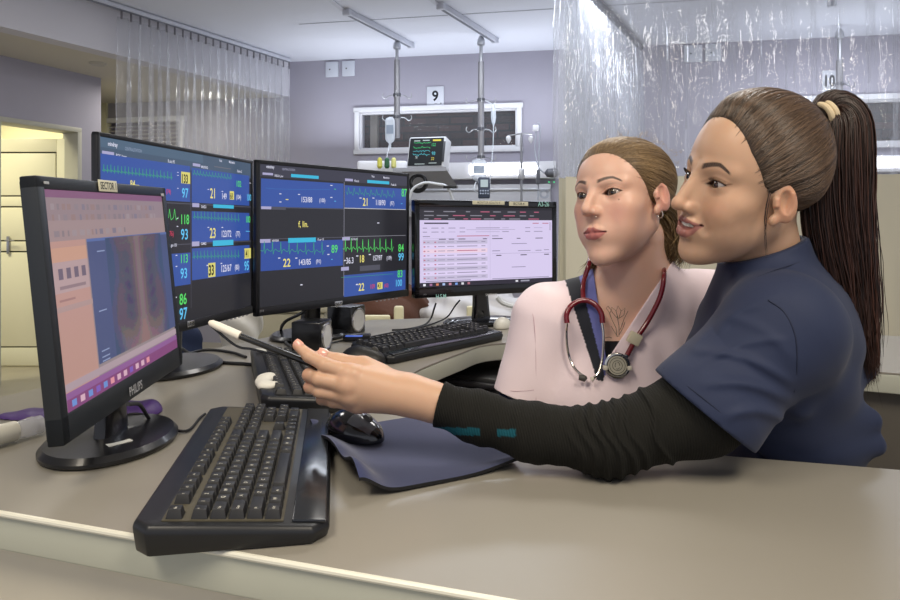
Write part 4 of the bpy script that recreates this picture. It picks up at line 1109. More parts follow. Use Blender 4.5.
def background():
    ceil_rail((347, 13), (411, 46), 'short white ceiling rail carrying the drip pole over the patient monitor'); ceil_rail((441, 7), (495, 41), 'white ceiling rail carrying the taller drip pole beside sign 9')
    ceil_rail((836, -22), (832, 4), 'white ceiling rail seen through clear curtain above sign 10')
    for a, b, l in (((280, -40), (347, 13), 0), ((395, -30), (441, 7), 1)):
        pa, pb = QZ(a[0], a[1], CEIL-.006), QZ(b[0], b[1], CEIL-.006); d = (pb-pa).normalized(); n = Vector((-d.y, d.x, 0))*.02; m = MB()
        m.prism([((pa-n).x, (pa-n).y), ((pb-n).x, (pb-n).y), ((pb+n).x, (pb+n).y), ((pa+n).x, (pa+n).y)], CEIL-.012, CEIL-.001, mat('rail_white')); struct(m.build('trim_%d' % (3+l)))
    iv_pole(397, 43, 60, 138, 5.62, (95, 117), 'grey ceiling-hung drip pole left of sign 9, ending behind the patient monitor')
    iv_pole(481, 40, 62, 158, 5.50, (100, 129, 157), 'taller grey ceiling-hung drip pole right of sign 9')
    iv_pole(839.5, -10, 60, 96, 5.3, (84,), 'ceiling-hung drip pole behind the clear curtain over sign 10')
    b1 = bag(390, 117, 143, 5.55, .085, 'clear drip bag on the pole left of sign 9')
    b2 = bag(479, 159, 181, 5.42, .13, 'large clear fluid bag with grey print hanging below the taller pole')
    clr = mat('clear_plastic', 'e4ebf2', .1, alpha=.5); thin = mat('clear_tube', 'e8eef4', .15, alpha=.6)
    T = thing('drip_chamber', 'slim clear drip chamber hanging from the taller pole', 'drip chamber', Q(494, 132, 5.5))
    m = MB(); m.lathe([(.004, -.09), (.016, -.06), (.022, -.02), (.020, .03), (.012, .07), (.004, .10)], clr, Tm(Q(493.5, 115, 5.5)), n=14); part(m, 'chamber', T)
    m = MB(); m.tube(bez([Q(493, 105, 5.5), Q(490, 103, 5.5), Q(486, 101, 5.5)], 4), .003, thin); m.tube(bez([Q(493.5, 124, 5.5), Q(493, 145, 5.5), Q(491, 170, 5.48), Q(489, 195, 5.45)], 6), .004, thin); part(m, 'line', T)
    tube_thing('drip_line', [Q(389, 146, 5.55), Q(387, 156, 5.5), Q(385, 168, 5.45), Q(390, 180, 5.4)], .0045, thin, 'thin clear line running down from the smaller drip bag', 'tubing')
    tube_thing('drip_line', [Q(476, 182, 5.42), Q(474, 190, 5.4), Q(480, 196, 5.4), Q(478, 210, 5.4)], .0045, thin, 'clear line looping below the large fluid bag', 'tubing')
    # patient monitor on its shelf
    a, b, c_ = Q(407, 166.5, 5.1), Q(442, 166, 5.0), Q(409, 138, 5.15)
    x = (b-a); w_ = x.length; x.normalize(); z = (c_-a); z = (z-x*z.dot(x)); h_ = z.length; z.normalize(); y = z.cross(x)
    M = Matrix((x, y, z)).transposed().to_4x4(); M.translation = a
    T = thing('patient_monitor', 'small patient monitor with green traces on a wall shelf', 'patient monitor', M=M)
    m = MB(); m.box((w_/2, .07, h_/2), (w_+.02, .13, h_+.02), mat('monitor_shell', 'c6c8cc', .4), bev=.015, seg=3); part(m, 'case', T, local=True)
    C = Canvas(Matrix(((1, 0, 0, 0.005), (0, 0, -1, -.0005), (0, 1, 0, .005), (0, 0, 0, 1))), w_-.01, h_-.01)
    C.rect(0, 0, 1, 1, emi('0a1216', 1)); g, cy, ye, wh = emi('40d880'), emi('58c8d8'), emi('e8d850'), emi('c8d8d8')
    r = random.Random(3)
    for v, mm in ((.17, g), (.34, g), (.46, cy), (.60, cy)):
        C.line([(.12+.5*i/24, v+r.uniform(-.02, .02)*(3 if i % 4 == 0 else 1)) for i in range(25)], .012, mm)
    C.rect(.68, .06, .92, .12, ye); C.text('122', .66, .30, .11, g, sx=.7); C.text('78', .20, .74, .09, wh, sx=.7); C.text('98', .68, .62, .12, cy, sx=.8); C.text('22', .68, .80, .10, ye, sx=.8); C.rect(.12, .08, .30, .11, wh); C.rect(.38, .07, .58, .10, wh); C.rect(.20, .93, .5, .95, wh); C.rect(.62, .90, .85, .92, wh)
    part(C.mb, 'screen', T, local=True); bpy.context.view_layer.update()
    m = MB(); m.box((w_+.002, .0, h_*.5), (.018, .01, h_*.7), mat('dark_buttons', '3a3c40', .5), bev=.003); part(m, 'buttons', T, local=True)
    S = thing('monitor_shelf', 'grey angled wall arm under the patient monitor', 'shelf', Q(430, 186, 5.2))
    m = MB(); p = [Q(393, 168, 5.1), Q(446, 167, 5.0), Q(459, 185, 5.4), Q(449, 168, 5.75), Q(398, 168, 5.8)]
    m.add([p[0], p[1], p[3], p[4]]+[v-Vector((0, 0, .03)) for v in (p[0], p[1], p[3], p[4])], [[0, 1, 2, 3], [7, 6, 5, 4], [0, 4, 5, 1], [1, 5, 6, 2], [2, 6, 7, 3], [3, 7, 4, 0]], mat('shelf_grey', '9c9da2', .45)); part(m, 'shelf_plate', S)
    m = MB(); q = [Q(401, 170, 5.1), Q(446, 169, 5.02), Q(458, 187, 5.6), Q(412, 187, 5.7)]
    m.add([q[0], q[1], q[2], q[3]]+[v+Vector((0, .25, 0)) for v in q], [[0, 1, 2, 3], [7, 6, 5, 4], [0, 4, 5, 1], [1, 5, 6, 2], [2, 6, 7, 3], [3, 7, 4, 0]], mat('shelf_grey')); part(m, 'arm', S)
    co = MB()
    for k in range(7):
        r_ = .055+.006*(k % 3); c0 = Q(419, 183, 4.9)+Vector((random.uniform(-.01, .01), -.01*k, random.uniform(-.01, .01)))
        co.tube([c0+Vector((math.cos(t)*r_*.95, .01*math.sin(3*t+k), math.sin(t)*r_)) for t in np.linspace(0, 2*PI, 28)], .005, mat('black_cable', '1a1a1c', .5), n=6)
    tag(co.build('cable_coil', loc=Q(419, 183, 4.9)), 'coil of black cable hanging below the patient monitor', 'cable')
    tube_thing('white_hose', [Q(409, 200, 4.8), Q(413, 189, 4.8), Q(424, 183, 4.8), Q(437, 184, 4.8), Q(447, 187, 4.8), Q(453, 200, 4.8), Q(458, 214, 4.8)], .010, mat('hose_white', 'cdd0d2', .4), 'white hose arching over the top of the document monitor', 'hose')
    k = MB(); k.box(Q(450, 187, 4.78), (.10, .03, .02), mat('black_cable'), bev=.005); tag(k.build('hose_clip', loc=Q(450, 187, 4.78)), 'small black clip on the white hose', 'clip')
    # white box and yellow/green bits left of the monitor
    k = MB(); k.box(Q(383, 168, 5.5), (.42, .16, .11), M_white, bev=.02, seg=3); tag(k.build('supply_box', loc=Q(383, 168, 5.5)), 'white box behind the top of the wide right-hand screen', 'box')
    k = MB()
    for dx, cc in ((-.06, 'c9c455'), (.0, '2c5a3c'), (.055, 'd2cf80')): k.lathe([(.012, -.045), (.022, -.03), (.020, .03), (.008, .045)], mat('cap_'+cc, cc, .5), Tm(Q(387, 163, 5.35)+Vector((dx, 0, 0))), n=12)
    tag(k.build('flow_valve', loc=Q(387, 163, 5.35)), 'yellow and green gas flow valves beside the patient monitor', 'valve')
    # infusion pump
    p = Q(484, 188, 5.3); T = thing('infusion_pump', 'dark infusion pump with pale display between bag and monitor', 'pump', p)
    m = MB(); m.box(p, (.095, .08, .17), mat('pump_dark', '3d4454', .4), bev=.01); part(m, 'case', T)
    m = MB(); m.box(p+Vector((0, -.042, .035)), (.06, .004, .06), emi('b8c8cc', .9)); part(m, 'display', T)
    m = MB()
    for i in range(4):
        for j in range(2): m.box(p+Vector((-.03+.02*i, -.042, -.025-.022*j)), (.013, .006, .013), mat('pump_key', '9aa4b4', .4), bev=.002)
    part(m, 'keypad', T)
    # small stand with a crossbar, suction set
    T = thing('iv_stand', 'slender chrome stand with crossbar and hanging cups', 'drip stand', Q(521, 205, 5.5))
    m = MB(); m.tube([Q(521.5, 230, 5.5), Q(521.5, 133, 5.5)], .010, M_steel); part(m, 'post', T)
    m = MB(); m.tube([Q(508, 136, 5.5), Q(521, 133.5, 5.5), Q(532, 134, 5.5)], .007, M_steel); part(m, 'crossbar', T)
    for x_ in (508.5, 531): m = MB(); m.lathe([(.004, -.05), (.022, -.02), (.022, .0), (.01, .015)], M_white, Tm(Q(x_, 137.5, 5.49)), n=12); part(m, 'cup', T)
    m = MB(); m.box(Q(521.5, 174, 5.48), (.05, .05, .09), M_alu, bev=.006); part(m, 'clamp', T)
    T = thing('suction_tubing', 'hanging suction tubing and regulator beside the clear curtain', 'tubing', Q(538, 190, 5.45))
    gt = mat('grey_tube', 'a0a4ae', .35)
    m = MB(); m.tube(bez([Q(534, 124, 5.45), Q(536, 132, 5.45), Q(535, 150, 5.45), Q(538, 166, 5.42), Q(546, 174, 5.4), Q(553, 176, 5.4)], 6), .006, gt); m.tube(bez([Q(537, 123, 5.45), Q(540, 126, 5.45), Q(539, 150, 5.45), Q(538, 200, 5.45)], 6), .006, gt); part(m, 'hose', T)
    m = MB(); m.box(Q(535.5, 128, 5.44), (.05, .03, .05), M_white, bev=.008); part(m, 'hook', T)
    m = MB(); m.box(Q(538, 177, 5.42), (.03, .05, .12), mat('dark_clamp'), bev=.006); part(m, 'regulator', T)
    m = MB(); m.lathe([(.01, -.06), (.035, -.04), (.04, .03), (.02, .06)], mat('dark_clamp'), Tm(Q(552, 173, 5.38)) @ Matrix.Rotation(R(90), 4, 'Y'), n=14); part(m, 'valve_body', T)
    m = MB()
    for k in range(3): m.tube([Q(544, 194, 5.44)+Vector((math.cos(t)*(.025+.008*k), -.01*k, math.sin(t)*(.025+.006*k))) for t in np.linspace(0, 2*PI, 20)], .003, gt, n=6)
    part(m, 'coiled_line', T)
    # bed with brown blanket behind the desk
    Bd = thing('hospital_bed', 'hospital bed with cream rails and brown blanket behind the screens', 'bed', (.0, 3.6, 0))
    m = MB(); m.box((-.16, 3.72, .60), (1.5, .90, .16), mat('mattress_white', 'c9c7c4', .8), bev=.05, seg=3); part(m, 'mattress', Bd)
    def blank(p):
        d = ell(p, (-.46, 3.62, .74), (.30, .44, .17))
        d = smin(d, ell(p, (-.30, 3.50, .72), (.16, .30, .15)), .08)
        return d-wrink(p, [(22, 12, 30), (30, -18, 10), (12, 30, 30)], .028, 21)
    V, Fa = netmesh(blank, (-1.0, 3.0, .45), (.45, 4.2, 1.0), .016); npobj('blanket', V, Fa, mat('brown_blanket', '54362a', .9, bump=.6, bscale=60, bdist=.004), Bd)
    def linen(p):
        d = ell(p, (.14, 3.55, .72), (.34, .33, .13)); return d-wrink(p, [(20, 12, 36), (36, -8, 10)], .022, 5)
    V, Fa = netmesh(linen, (-.3, 3.0, .5), (.8, 4.1, .95), .018); npobj('linen', V, Fa, mat('white_linen', 'c8c8cc', .85), Bd)
    for x0_, x1_, zz in ((-.98, -.28, .76), (-.98, -.28, .62), (.1, .5, .74)):
        m = MB(); m.box(((x0_+x1_)/2, 3.05, zz), (x1_-x0_, .03, .035), M_cream, bev=.01); part(m, 'side_rail', Bd)
    for xx in (-.98, -.62, -.24, .1, .5): m = MB(); m.box((xx, 3.05, .52), (.045, .04, .60), M_cream, bev=.01); part(m, 'rail_post', Bd)
    m = MB(); m.box((-.16, 3.72, .42), (1.4, .8, .12), mat('bed_frame', '8f8c80', .5), bev=.02); part(m, 'frame', Bd)
    for xx in (-.8, .45):
        for yy in (3.4, 4.1): m = MB(); m.tube([(xx, yy, .36), (xx, yy, .0)], .025, M_steel); part(m, 'leg', Bd)
    # cream equipment crate with stencilled numbers
    Cr = thing('equipment_case', 'cream equipment trolley with stencilled date behind the desk', 'trolley', Q(280, 335, 2.75))
    p = Q(284, 325, 2.7); m = MB(); m.box(p+Vector((0, .12, -.02)), (.34, .24, .14), mat('case_cream', 'c8c3ad', .6), bev=.01); part(m, 'case', Cr)
    m = MB(); m.box(p+Vector((0, .12, .07)), (.38, .28, .035), mat('case_cream'), bev=.008); part(m, 'lid', Cr)
    C = Canvas(Matrix(((1, 0, 0, p.x-.13), (0, 0, -1, p.y-.0215), (0, 1, 0, p.z+.058), (0, 0, 0, 1))), .26, .024); C.text('2012-0331', 0, .85, .7, mat('stencil', '7e7a68', .7)); part(C.mb, 'stencil', Cr)
    for dx in (-.15, .15): m = MB(); m.tube([p+Vector((dx, .05, -.08)), (p.x+dx, p.y+.05, .02)], .02, mat('case_cream')); part(m, 'leg', Cr)
    # chair with a navy jacket, white bag
    Ch = thing('office_chair', 'chair back draped in navy cloth below the far left screen', 'chair', (-1.05, 2.35, 0))
    V, Fa = netmesh(lambda q: ell(q, (-1.04, 2.24, .70), (.20, .07, .25))-wrink(q, [(20, 10, 8)], .012, 7), (-1.4, 2.1, .35), (-.6, 2.5, 1.1), .014); npobj('backrest', V, Fa, mat('navy_fabric', '1e2a48', .85), Ch)
    m = MB(); m.box((-1.16, 2.55, .46), (.36, .42, .07), mat('navy_fabric'), bev=.03, seg=3); part(m, 'seat', Ch)
    m = MB(); m.tube([(-1.16, 2.55, .42), (-1.16, 2.55, .06)], .025, M_steel); part(m, 'post', Ch)
    m = MB(); m.lathe([(.02, 0), (.25, .01), (.25, .03), (.02, .07)], mat('black_plastic', '17171a', .4), Tm((-1.16, 2.55, 0)), n=24); part(m, 'base', Ch)
    V, Fa = netmesh(lambda q: ell(q, (-.76, 2.36, .82), (.075, .08, .12))-wrink(q, [(40, 30, 20), (20, 50, 40)], .012, 9), (-1.0, 2.1, .6), (-.6, 2.55, 1.0), .009)
    o = npobj('plastic_bag', V, Fa, mat('white_bag', 'cfccc4', .45, sheen=.2)); tag(o, 'crumpled white bag standing behind the round screen base', 'bag')
    Sb = thing('bag_stand', 'low cream cabinet holding up the crumpled white bag', 'cabinet', (-.8, 2.4, 0))
    m = MB(); m.box((-.76, 2.46, .35), (.22, .26, .70), mat('case_cream'), bev=.01); part(m, 'body', Sb)
def curtain(path, z0, z1, n_w, amp, m, parent, name, seed=1, nz=26, crinkle=.004, label=None):
    """a pleated sheet following the plan path"""
    r = np.random.RandomState(seed); pts = [Vector(p) for p in path]; L = sum((b-a).length for a, b in zip(pts, pts[1:]))
    nx = int(n_w*16); s = np.linspace(0, L, nx); xy = []; nn = []; acc = 0; seg = 0
    cum = [0]
    for a, b in zip(pts, pts[1:]): cum.append(cum[-1]+(b-a).length)
    for v in s:
        k = min(int(np.searchsorted(cum, v, 'right'))-1, len(pts)-2); t = (v-cum[k])/(cum[k+1]-cum[k]); d = (pts[k+1]-pts[k]).normalized()
        xy.append(pts[k].lerp(pts[k+1], t)); nn.append(Vector((-d.y, d.x, 0)))
    xy = np.array([list(v) for v in xy]); nn = np.array([list(v) for v in nn])
    ph = np.cumsum(1+.45*r.randn(nx))*2*PI*n_w/nx; zz = np.linspace(z1, z0, nz); V = []
    a2 = amp*(1+.4*np.sin(s*3.1+1)); n3 = r.randn(nx, 3)
    for i, z in enumerate(zz):
        f = .5+.5*min(1, i/6)
        off = a2*np.sin(ph+.25*math.sin(z*2.1))*f+crinkle*np.sin(ph*3.3+z*4+n3[:, 0]*.3)+crinkle*.6*np.sin(z*23+ph*2.1)+.0015*n3[:, 1]*math.sin(z*6)
        sh = .35*amp*np.cos(ph*1.0+z)*f
        d = np.gradient(xy, axis=0); d /= np.linalg.norm(d, axis=1, keepdims=True)
        V.append(np.stack([xy[:, 0]+nn[:, 0]*off+d[:, 0]*sh, xy[:, 1]+nn[:, 1]*off+d[:, 1]*sh, np.full(nx, z)], 1))
    V = np.concatenate(V); i = np.arange(nz-1)[:, None]*nx+np.arange(nx-1)[None]
    Fa = np.stack([i, i+1, i+nx+1, i+nx], -1).reshape(-1, 4); return npobj(name, V, Fa, m, parent, label=label)
def vinyl(name, fac, rough, bump, white, scl):
    m = bpy.data.materials.new(name); m.use_nodes = True; nt = m.node_tree; nt.nodes.clear(); N = nt.nodes.new; K = nt.links.new
    out = N('ShaderNodeOutputMaterial'); mix = N('ShaderNodeMixShader'); mix2 = N('ShaderNodeMixShader')
    tr = N('ShaderNodeBsdfTransparent'); tr.inputs[0].default_value = (.94, .95, .96, 1); gl = N('ShaderNodeBsdfGlossy'); gl.inputs['Roughness'].default_value = rough; gl.inputs[0].default_value = (1, 1, 1, 1)
    df = N('ShaderNodeBsdfTranslucent'); df.inputs[0].default_value = (.75, .75, .78, 1); d2 = N('ShaderNodeBsdfDiffuse'); d2.inputs[0].default_value = (.75, .75, .78, 1); ad = N('ShaderNodeMixShader'); ad.inputs[0].default_value = .5
    K(df.outputs[0], ad.inputs[1]); K(d2.outputs[0], ad.inputs[2])
    fr = N('ShaderNodeFresnel'); fr.inputs[0].default_value = 1.45; ml = N('ShaderNodeMath'); ml.operation = 'MULTIPLY'; ml.inputs[1].default_value = fac; ml.use_clamp = True
    tc = N('ShaderNodeTexCoord'); mp = N('ShaderNodeMapping'); mp.inputs['Scale'].default_value = scl; ns = N('ShaderNodeTexNoise'); ns.inputs['Scale'].default_value = 2.5; ns.inputs['Detail'].default_value = 3
    bp = N('ShaderNodeBump'); bp.inputs['Strength'].default_value = 1.; bp.inputs['Distance'].default_value = bump
    K(tc.outputs['Object'], mp.inputs[0]); K(mp.outputs[0], ns.inputs['Vector']); K(ns.outputs[0], bp.inputs['Height']); K(bp.outputs[0], gl.inputs['Normal'])
    mn = N('ShaderNodeMath'); mn.operation = 'MINIMUM'; mn.inputs[1].default_value = .26; K(fr.outputs[0], ml.inputs[0]); K(ml.outputs[0], mn.inputs[0]); K(mn.outputs[0], mix.inputs[0]); K(tr.outputs[0], mix2.inputs[1]); K(ad.outputs[0], mix2.inputs[2]); mix2.inputs[0].default_value = white
    K(mix2.outputs[0], mix.inputs[1]); K(gl.outputs[0], mix.inputs[2]); K(mix.outputs[0], out.inputs[0]); return m
def curtains():
    m = vinyl('clear_vinyl', .34, .11, .010, .24, (14, 14, 2.2)); mf = vinyl('creased_vinyl', 1.6, .05, .020, .17, (9, 9, 2.0)); ml_ = vinyl('hanging_vinyl', .9, .07, .018, .24, (12, 12, 1.6))
    # left curtain
    rd = Vector((1.0, 1.79, 0)).normalized(); rn = Vector((rd.y, -rd.x, 0)); P0 = Vector((-1.60, 6.5, 0))+rn*.10-rd*.12
    T = thing('plastic_curtain', 'clear pleated plastic curtain along the beam on the left', 'curtain', P0-rd*1.0)
    a = P0-rd*1.78; curtain([a, P0], .55, CEIL-.09, 22, .030, ml_, T, 'sheet', 3)
    k = MB(); d = rd; L = 7.0; M = Tm(P0-rd*L) @ Rz(math.atan2(rd.y, rd.x)); k.box((L/2, 0, CEIL-.022), (L, .045, .03), mat('rail_white', 'c9ccd6', .35), M, bev=.004); k.box((L/2, -.0, CEIL-.040), (L, .018, .008), mat('rail_slot', '7b7e88', .4), M); part(k, 'rail', T)
    for i in range(24): k = MB(); k.tube([P0-rd*(1.76*i/23)+Vector((0, 0, CEIL-.045)), P0-rd*(1.76*i/23)+Vector((0, 0, CEIL-.105))], .008, mat('hook_grey', '77747a', .5), n=6); part(k, 'hook', T)
    # right curtain: a section running away and one across, clear above, cream below
    R1 = Vector((.665, 3.955, 0)); R2 = Vector((1.72, 5.85, 0)); R3 = Vector((3.9, 3.55, 0)); cream = mat('cream_vinyl', 'd4cdb6', .5, bump=.1, bscale=20)
    T = thing('plastic_curtain', 'clear plastic curtain with cream lower part running back to the wall', 'curtain', R2.lerp(R1, .5))
    curtain([R1, R2], 1.486, CEIL-.08, 26, .03, m, T, 'clear_sheet', 7, label='clear upper sheet'); curtain([R1, R2], .30, 1.49, 12, .010, cream, T, 'lower_sheet', 8, nz=12, crinkle=.001, label='cream lower sheet')
    rr = (R2-R1).normalized(); M = Tm(R1) @ Rz(math.atan2(rr.y, rr.x)); L = (R2-R1).length; k = MB(); k.box((L/2, 0, CEIL-.03), (L, .04, .04), mat('rail_dark', '5a5c66', .5), M, bev=.004); part(k, 'rail', T)
    T = thing('plastic_curtain', 'clear plastic curtain with cream lower part hanging across behind the women', 'curtain', (2.0, 3.8, 0))
    curtain([R1+Vector((.03, -.05, 0)), R3], 1.486, CEIL-.08, 22, .014, mf, T, 'clear_sheet', 17, crinkle=.003, label='clear upper sheet'); curtain([R1+Vector((.03, -.05, 0)), R3], .30, 1.49, 9, .010, cream, T, 'lower_sheet', 18, nz=12, crinkle=.001, label='cream lower sheet')
    d = (R3-R1); M = Tm(R1) @ Rz(math.atan2(d.y, d.x)); L = d.length; k = MB(); k.box((L/2, -.05, CEIL-.03), (L, .04, .04), mat('rail_dark'), M, bev=.004); part(k, 'rail', T)
# ================================================================ counter and everything on it
def counter():
    C = thing('nurse_counter', 'curved grey-topped nurse counter with pale edge and front panel', 'counter', (.0, 1.2, 0))
    front = [(-1.05, .899), (-.505, .730), (.06, .5547), (.95, .278)]
    inner = [(1.25, .66), (.80, .792), (.562, .856), (.328, .916), (.14, .985), (.02, 1.08), (-.055, 1.20), (-.085, 1.33), (-.075, 1.42), (-.03, 1.52), (.035, 1.64), (.085, 1.725), (.17, 1.762), (.30, 1.71), (.936, 1.415), (1.7, 1.08)]
    inn = [(v.x, v.y) for v in bez([Vector((a, b, 0)) for a, b in inner[1:-1]], 5)]
    far = [(1.7, 1.08), (2.0, 1.55), (1.25, 1.89), (.176, 2.286), (-.27, 2.19), (-.551, 1.81), (-.837, 1.21), (-1.0, 1.05)]
    poly = front+[inner[0]]+inn+far
    lam = mat('grey_laminate', '8a857b', .34, spec=.5, var=.03, vscale=2.2, bump=.05, bscale=500); edge = mat('edge_band', 'b4b5a6', .4)
    m = MB(); m.prism(poly, DESK-.004, DESK, lam); part(m, 'worktop', C)
    m = MB(); m.prism(poly, DESK-.046, DESK-.0035, edge, bev=.0035); part(m, 'edge_band', C, label='pale edge band')
    # pale strip painting the light caught by the rounded front edge
    m = MB(); m.tube([(a, b-.001, DESK-.0035) for a, b in front], .0036, mat('edge_highlight', 'd6d3c4', .3), n=10); part(m, 'edge_highlight', C)
    # front panel
    fp = [(-1.0, .915), (-.505, .762), (.06, .587), (.93, .317)]; pan = mat('front_panel', 'cfc7b4', .75, bump=.3, bscale=35, var=.05, vscale=6)
    m = MB(); m.prism(fp+[(x+.006, y+.02) for x, y in fp[::-1]], 0, DESK-.045, pan); part(m, 'front_panel', C)
    bp = [(1.22, 1.86), (.176, 2.24), (-.25, 2.15), (-.52, 1.79), (-.80, 1.20), (-.97, 1.03)]
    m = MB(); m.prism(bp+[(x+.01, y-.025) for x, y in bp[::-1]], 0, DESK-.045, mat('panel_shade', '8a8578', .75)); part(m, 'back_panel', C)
    m = MB(); m.prism([(.55, 1.62), (1.6, 1.16), (1.62, 1.19), (.56, 1.65)], 0, DESK-.045, mat('dark_panel', '5a554d', .7)); part(m, 'inner_panel', C)
    # computer tower standing under the far worktop
    T = thing('computer_tower', 'black ribbed computer tower under the worktop between arm and pink top', 'computer', (.06, 1.86, 0))
    M = Tm((.03, 1.86, 0)) @ Rz(R(-28)); blk = mat('black_plastic', '17171a', .4)
    m = MB(); m.box((0, 0, .40), (.34, .22, .80), blk, M, bev=.012); part(m, 'case', T)
    for i in range(16): m = MB(); m.box((0, -.115, .36+.028*i), (.32, .014, .014), mat('black_rib', '2c2c30', .35), M, bev=.004); part(m, 'rib', T)
def cable(pts, lab, r=.0028, m=None, name='cable'):
    return tube_thing(name, pts, r, m or mat('black_cable', '1a1a1c', .5), lab, 'cable')
class Mon:
    def __init__(s, BL, BR, TL, d1, d2, dTL, label, group=None, bez_=(.012, .012, .012, .02), th=.03, shell=mat, name='monitor', gloss=.35, col='1b1c20', back=.045):
        a, b, c = Q(*BL, d1), Q(*BR, d2), Q(*TL, dTL)
        x = b-a; s.w = x.length; x.normalize(); z = c-a; z = z-x*z.dot(x); s.h = z.length; z.normalize(); y = z.cross(x)
        M = Matrix((x, y, z)).transposed().to_4x4(); M.translation = a; s.M = M
        s.T = thing(name, label, 'monitor', M=M, group=group); bl, br_, bt, bb = bez_; s.bz = bez_
        pl = mat('shell_'+col, col, gloss, coat=.3 if gloss < .3 else 0)
        m = MB(); w, h = s.w, s.h
        # bezel ring
        for (cx, cz, dx, dz) in ((w/2, h-bt/2, w, bt), (w/2, bb/2, w, bb), (bl/2, h/2, bl, h), (w-br_/2, h/2, br_, h)): m.box((cx, th/2, cz), (dx, th, dz), pl, bev=.0022, seg=2)
        part(m, 'bezel', s.T, local=True)
        m = MB(); m.box((w/2, th*.5+.008, h/2), (w-.006, th-.010, h-.006), pl, bev=.004); m.box((w/2, th+back/2-.004, h/2-.01), (w*.62, back, h*.62), pl, bev=.016, seg=3); part(m, 'back_shell', s.T, local=True)
        s.sw, s.sh = w-bl-br_, h-bt-bb
        s.C = Canvas(Matrix(((1, 0, 0, bl), (0, 0, -1, .0022), (0, 1, 0, bb), (0, 0, 0, 1))), s.sw, s.sh); s.Mi = M.inverted()
    def uv(s, px, py):
        o = Vector((0, 0, ZC)); d = Vector(((px-CX)/F, 1, -(py-CY)/F)); lo = s.Mi @ o; ld = s.Mi.to_3x3() @ d; t = (.0022-lo.y)/ld.y; p = lo+ld*t
        return (p.x-s.bz[0])/s.sw, 1-(p.z-s.bz[3])/s.sh, t
    def R(s, x0, y0, x1, y1, m):
        a, b, _ = s.uv(x0, y0); c, d, _ = s.uv(x1, y1); s.C.rect(max(0, a), max(0, b), min(1, c), min(1, d), m)
    def T_(s, t, px, py, hp, m, sx=.8, bold=.0, anchor='l'):
        bold += .012; sx *= .92
        u, v, dd = s.uv(px, py); s.C.text(t, u, v, hp*dd/F/s.sh, m, sx=sx, bold=bold, anchor=anchor)
    def L(s, pts, th, m): s.C.line([s.uv(*p)[:2] for p in pts], th/s.sh/1000, m)
    def finish(s): part(s.C.mb, 'screen', s.T, local=True)
    def stand(s, u, base_c, rx, ry, neckw=.05, zt=.1, kind='oval', label_patch=False, m=None):
        pl = m or mat('stand_black', '131316', .3, coat=.3)
        top = s.M @ Vector((s.w*u, .035, zt)); bc = Vector(base_c)
        ang = math.atan2(s.M[1][0], s.M[0][0])
        k = MB(); pts = [Vector((bc.x, bc.y, DESK+.012)), Vector((bc.x, bc.y, DESK+.05)), top]
        Mn = Tm(bc) @ Rz(ang)
        n = 12; sec = []
        for i in range(n+1):
            t = i/n; p = pts[0]*(1-t)**2+2*(1-t)*t*Vector((bc.x, bc.y, DESK+.10))+top*t*t; ww = neckw*(1+.35*(1-t)**3)
            sec.append((p, ww))
        vs, fs = [], []; ax = Vector((math.cos(ang), math.sin(ang), 0)); ay = Vector((-ax.y, ax.x, 0))
        for p, ww in sec:
            for j in range(16):
                a = 2*PI*j/16; vs.append(p+ax*math.copysign(abs(math.cos(a))**.6, math.cos(a))*ww/2+ay*math.copysign(abs(math.sin(a))**.6, math.sin(a))*.013)
        for i in range(n):
            for j in range(16): fs.append([i*16+j, i*16+(j+1) % 16, (i+1)*16+(j+1) % 16, (i+1)*16+j])
        k.add(vs, fs, pl, None, True); part(k, 'stand_neck', s.T)
        k = MB(); k.lathe([(.001, .001), (.97, .001), (1.0, .004), (1.0, .008), (.93, .015), (.5, .019), (.001, .020)], pl, Tm((bc.x, bc.y, DESK)) @ Rz(ang) @ Matrix.Diagonal((rx, ry, 1, 1)), n=56); o = part(k, 'stand_base', s.T)
        if label_patch:
            k = MB(); q = QZ(118, 442, DESK+.018); k.box(q, (.032, .020, .001), mat('sticker', 'd8d8d0', .5), rot=Rz(R(50)).to_3x3()); k = k.build('sticker'); k.parent = o; k.matrix_parent_inverse = o.matrix_world.inverted()
    def patch(s, px0, py0, px1, py1, m, name, txt=None, tm=None, lab=None, y=-.0012, sx=.8):
        a, b, t1 = s.uv(px0, py0); c, d, t2 = s.uv(px1, py1); x0 = s.bz[0]+a*s.sw; x1 = s.bz[0]+c*s.sw; z1 = s.bz[3]+(1-b)*s.sh; z0 = s.bz[3]+(1-d)*s.sh
        k = MB()
        if m is not None: k.box(((x0+x1)/2, y, (z0+z1)/2), (x1-x0, .0012, abs(z1-z0)), m, bev=.0003)
        if txt:
            cv = Canvas(Matrix(((1, 0, 0, x0), (0, 0, -1, y-.0008), (0, 1, 0, z0), (0, 0, 0, 1))), x1-x0, z1-z0); vs, fs, w = text_geo(txt, (z1-z0)*.62/.7, .01)
            f_ = min(sx, (x1-x0)*.92/w); cv.text(txt, .5, .80, .62, tm, sx=f_, bold=.01, anchor='c'); k.add(cv.mb.v, cv.mb.f, tm)
        part(k, name, s.T, local=True, label=lab)
def ecg(M_, x0, y0, x1, y1, amp, n, m, th=1.2, kind=0, slope=None):
    """a trace of n beats between two picture points"""
    pts = []; r = random.Random(n*7+kind)
    for i in range(n):
        for (t, v) in (((0, 0), (.25, .08), (.38, -.05), (.45, -1), (.52, .35), (.62, 0), (.8, -.18)) if kind == 0 else ((0, .2), (.3, .75), (.5, -.6), (.75, .5))):
            k = (i+t)/n; pts.append((x0+(x1-x0)*k, y0+(y1-y0)*k+v*amp*r.uniform(.85, 1.1)))
    M_.L(pts, th, m)
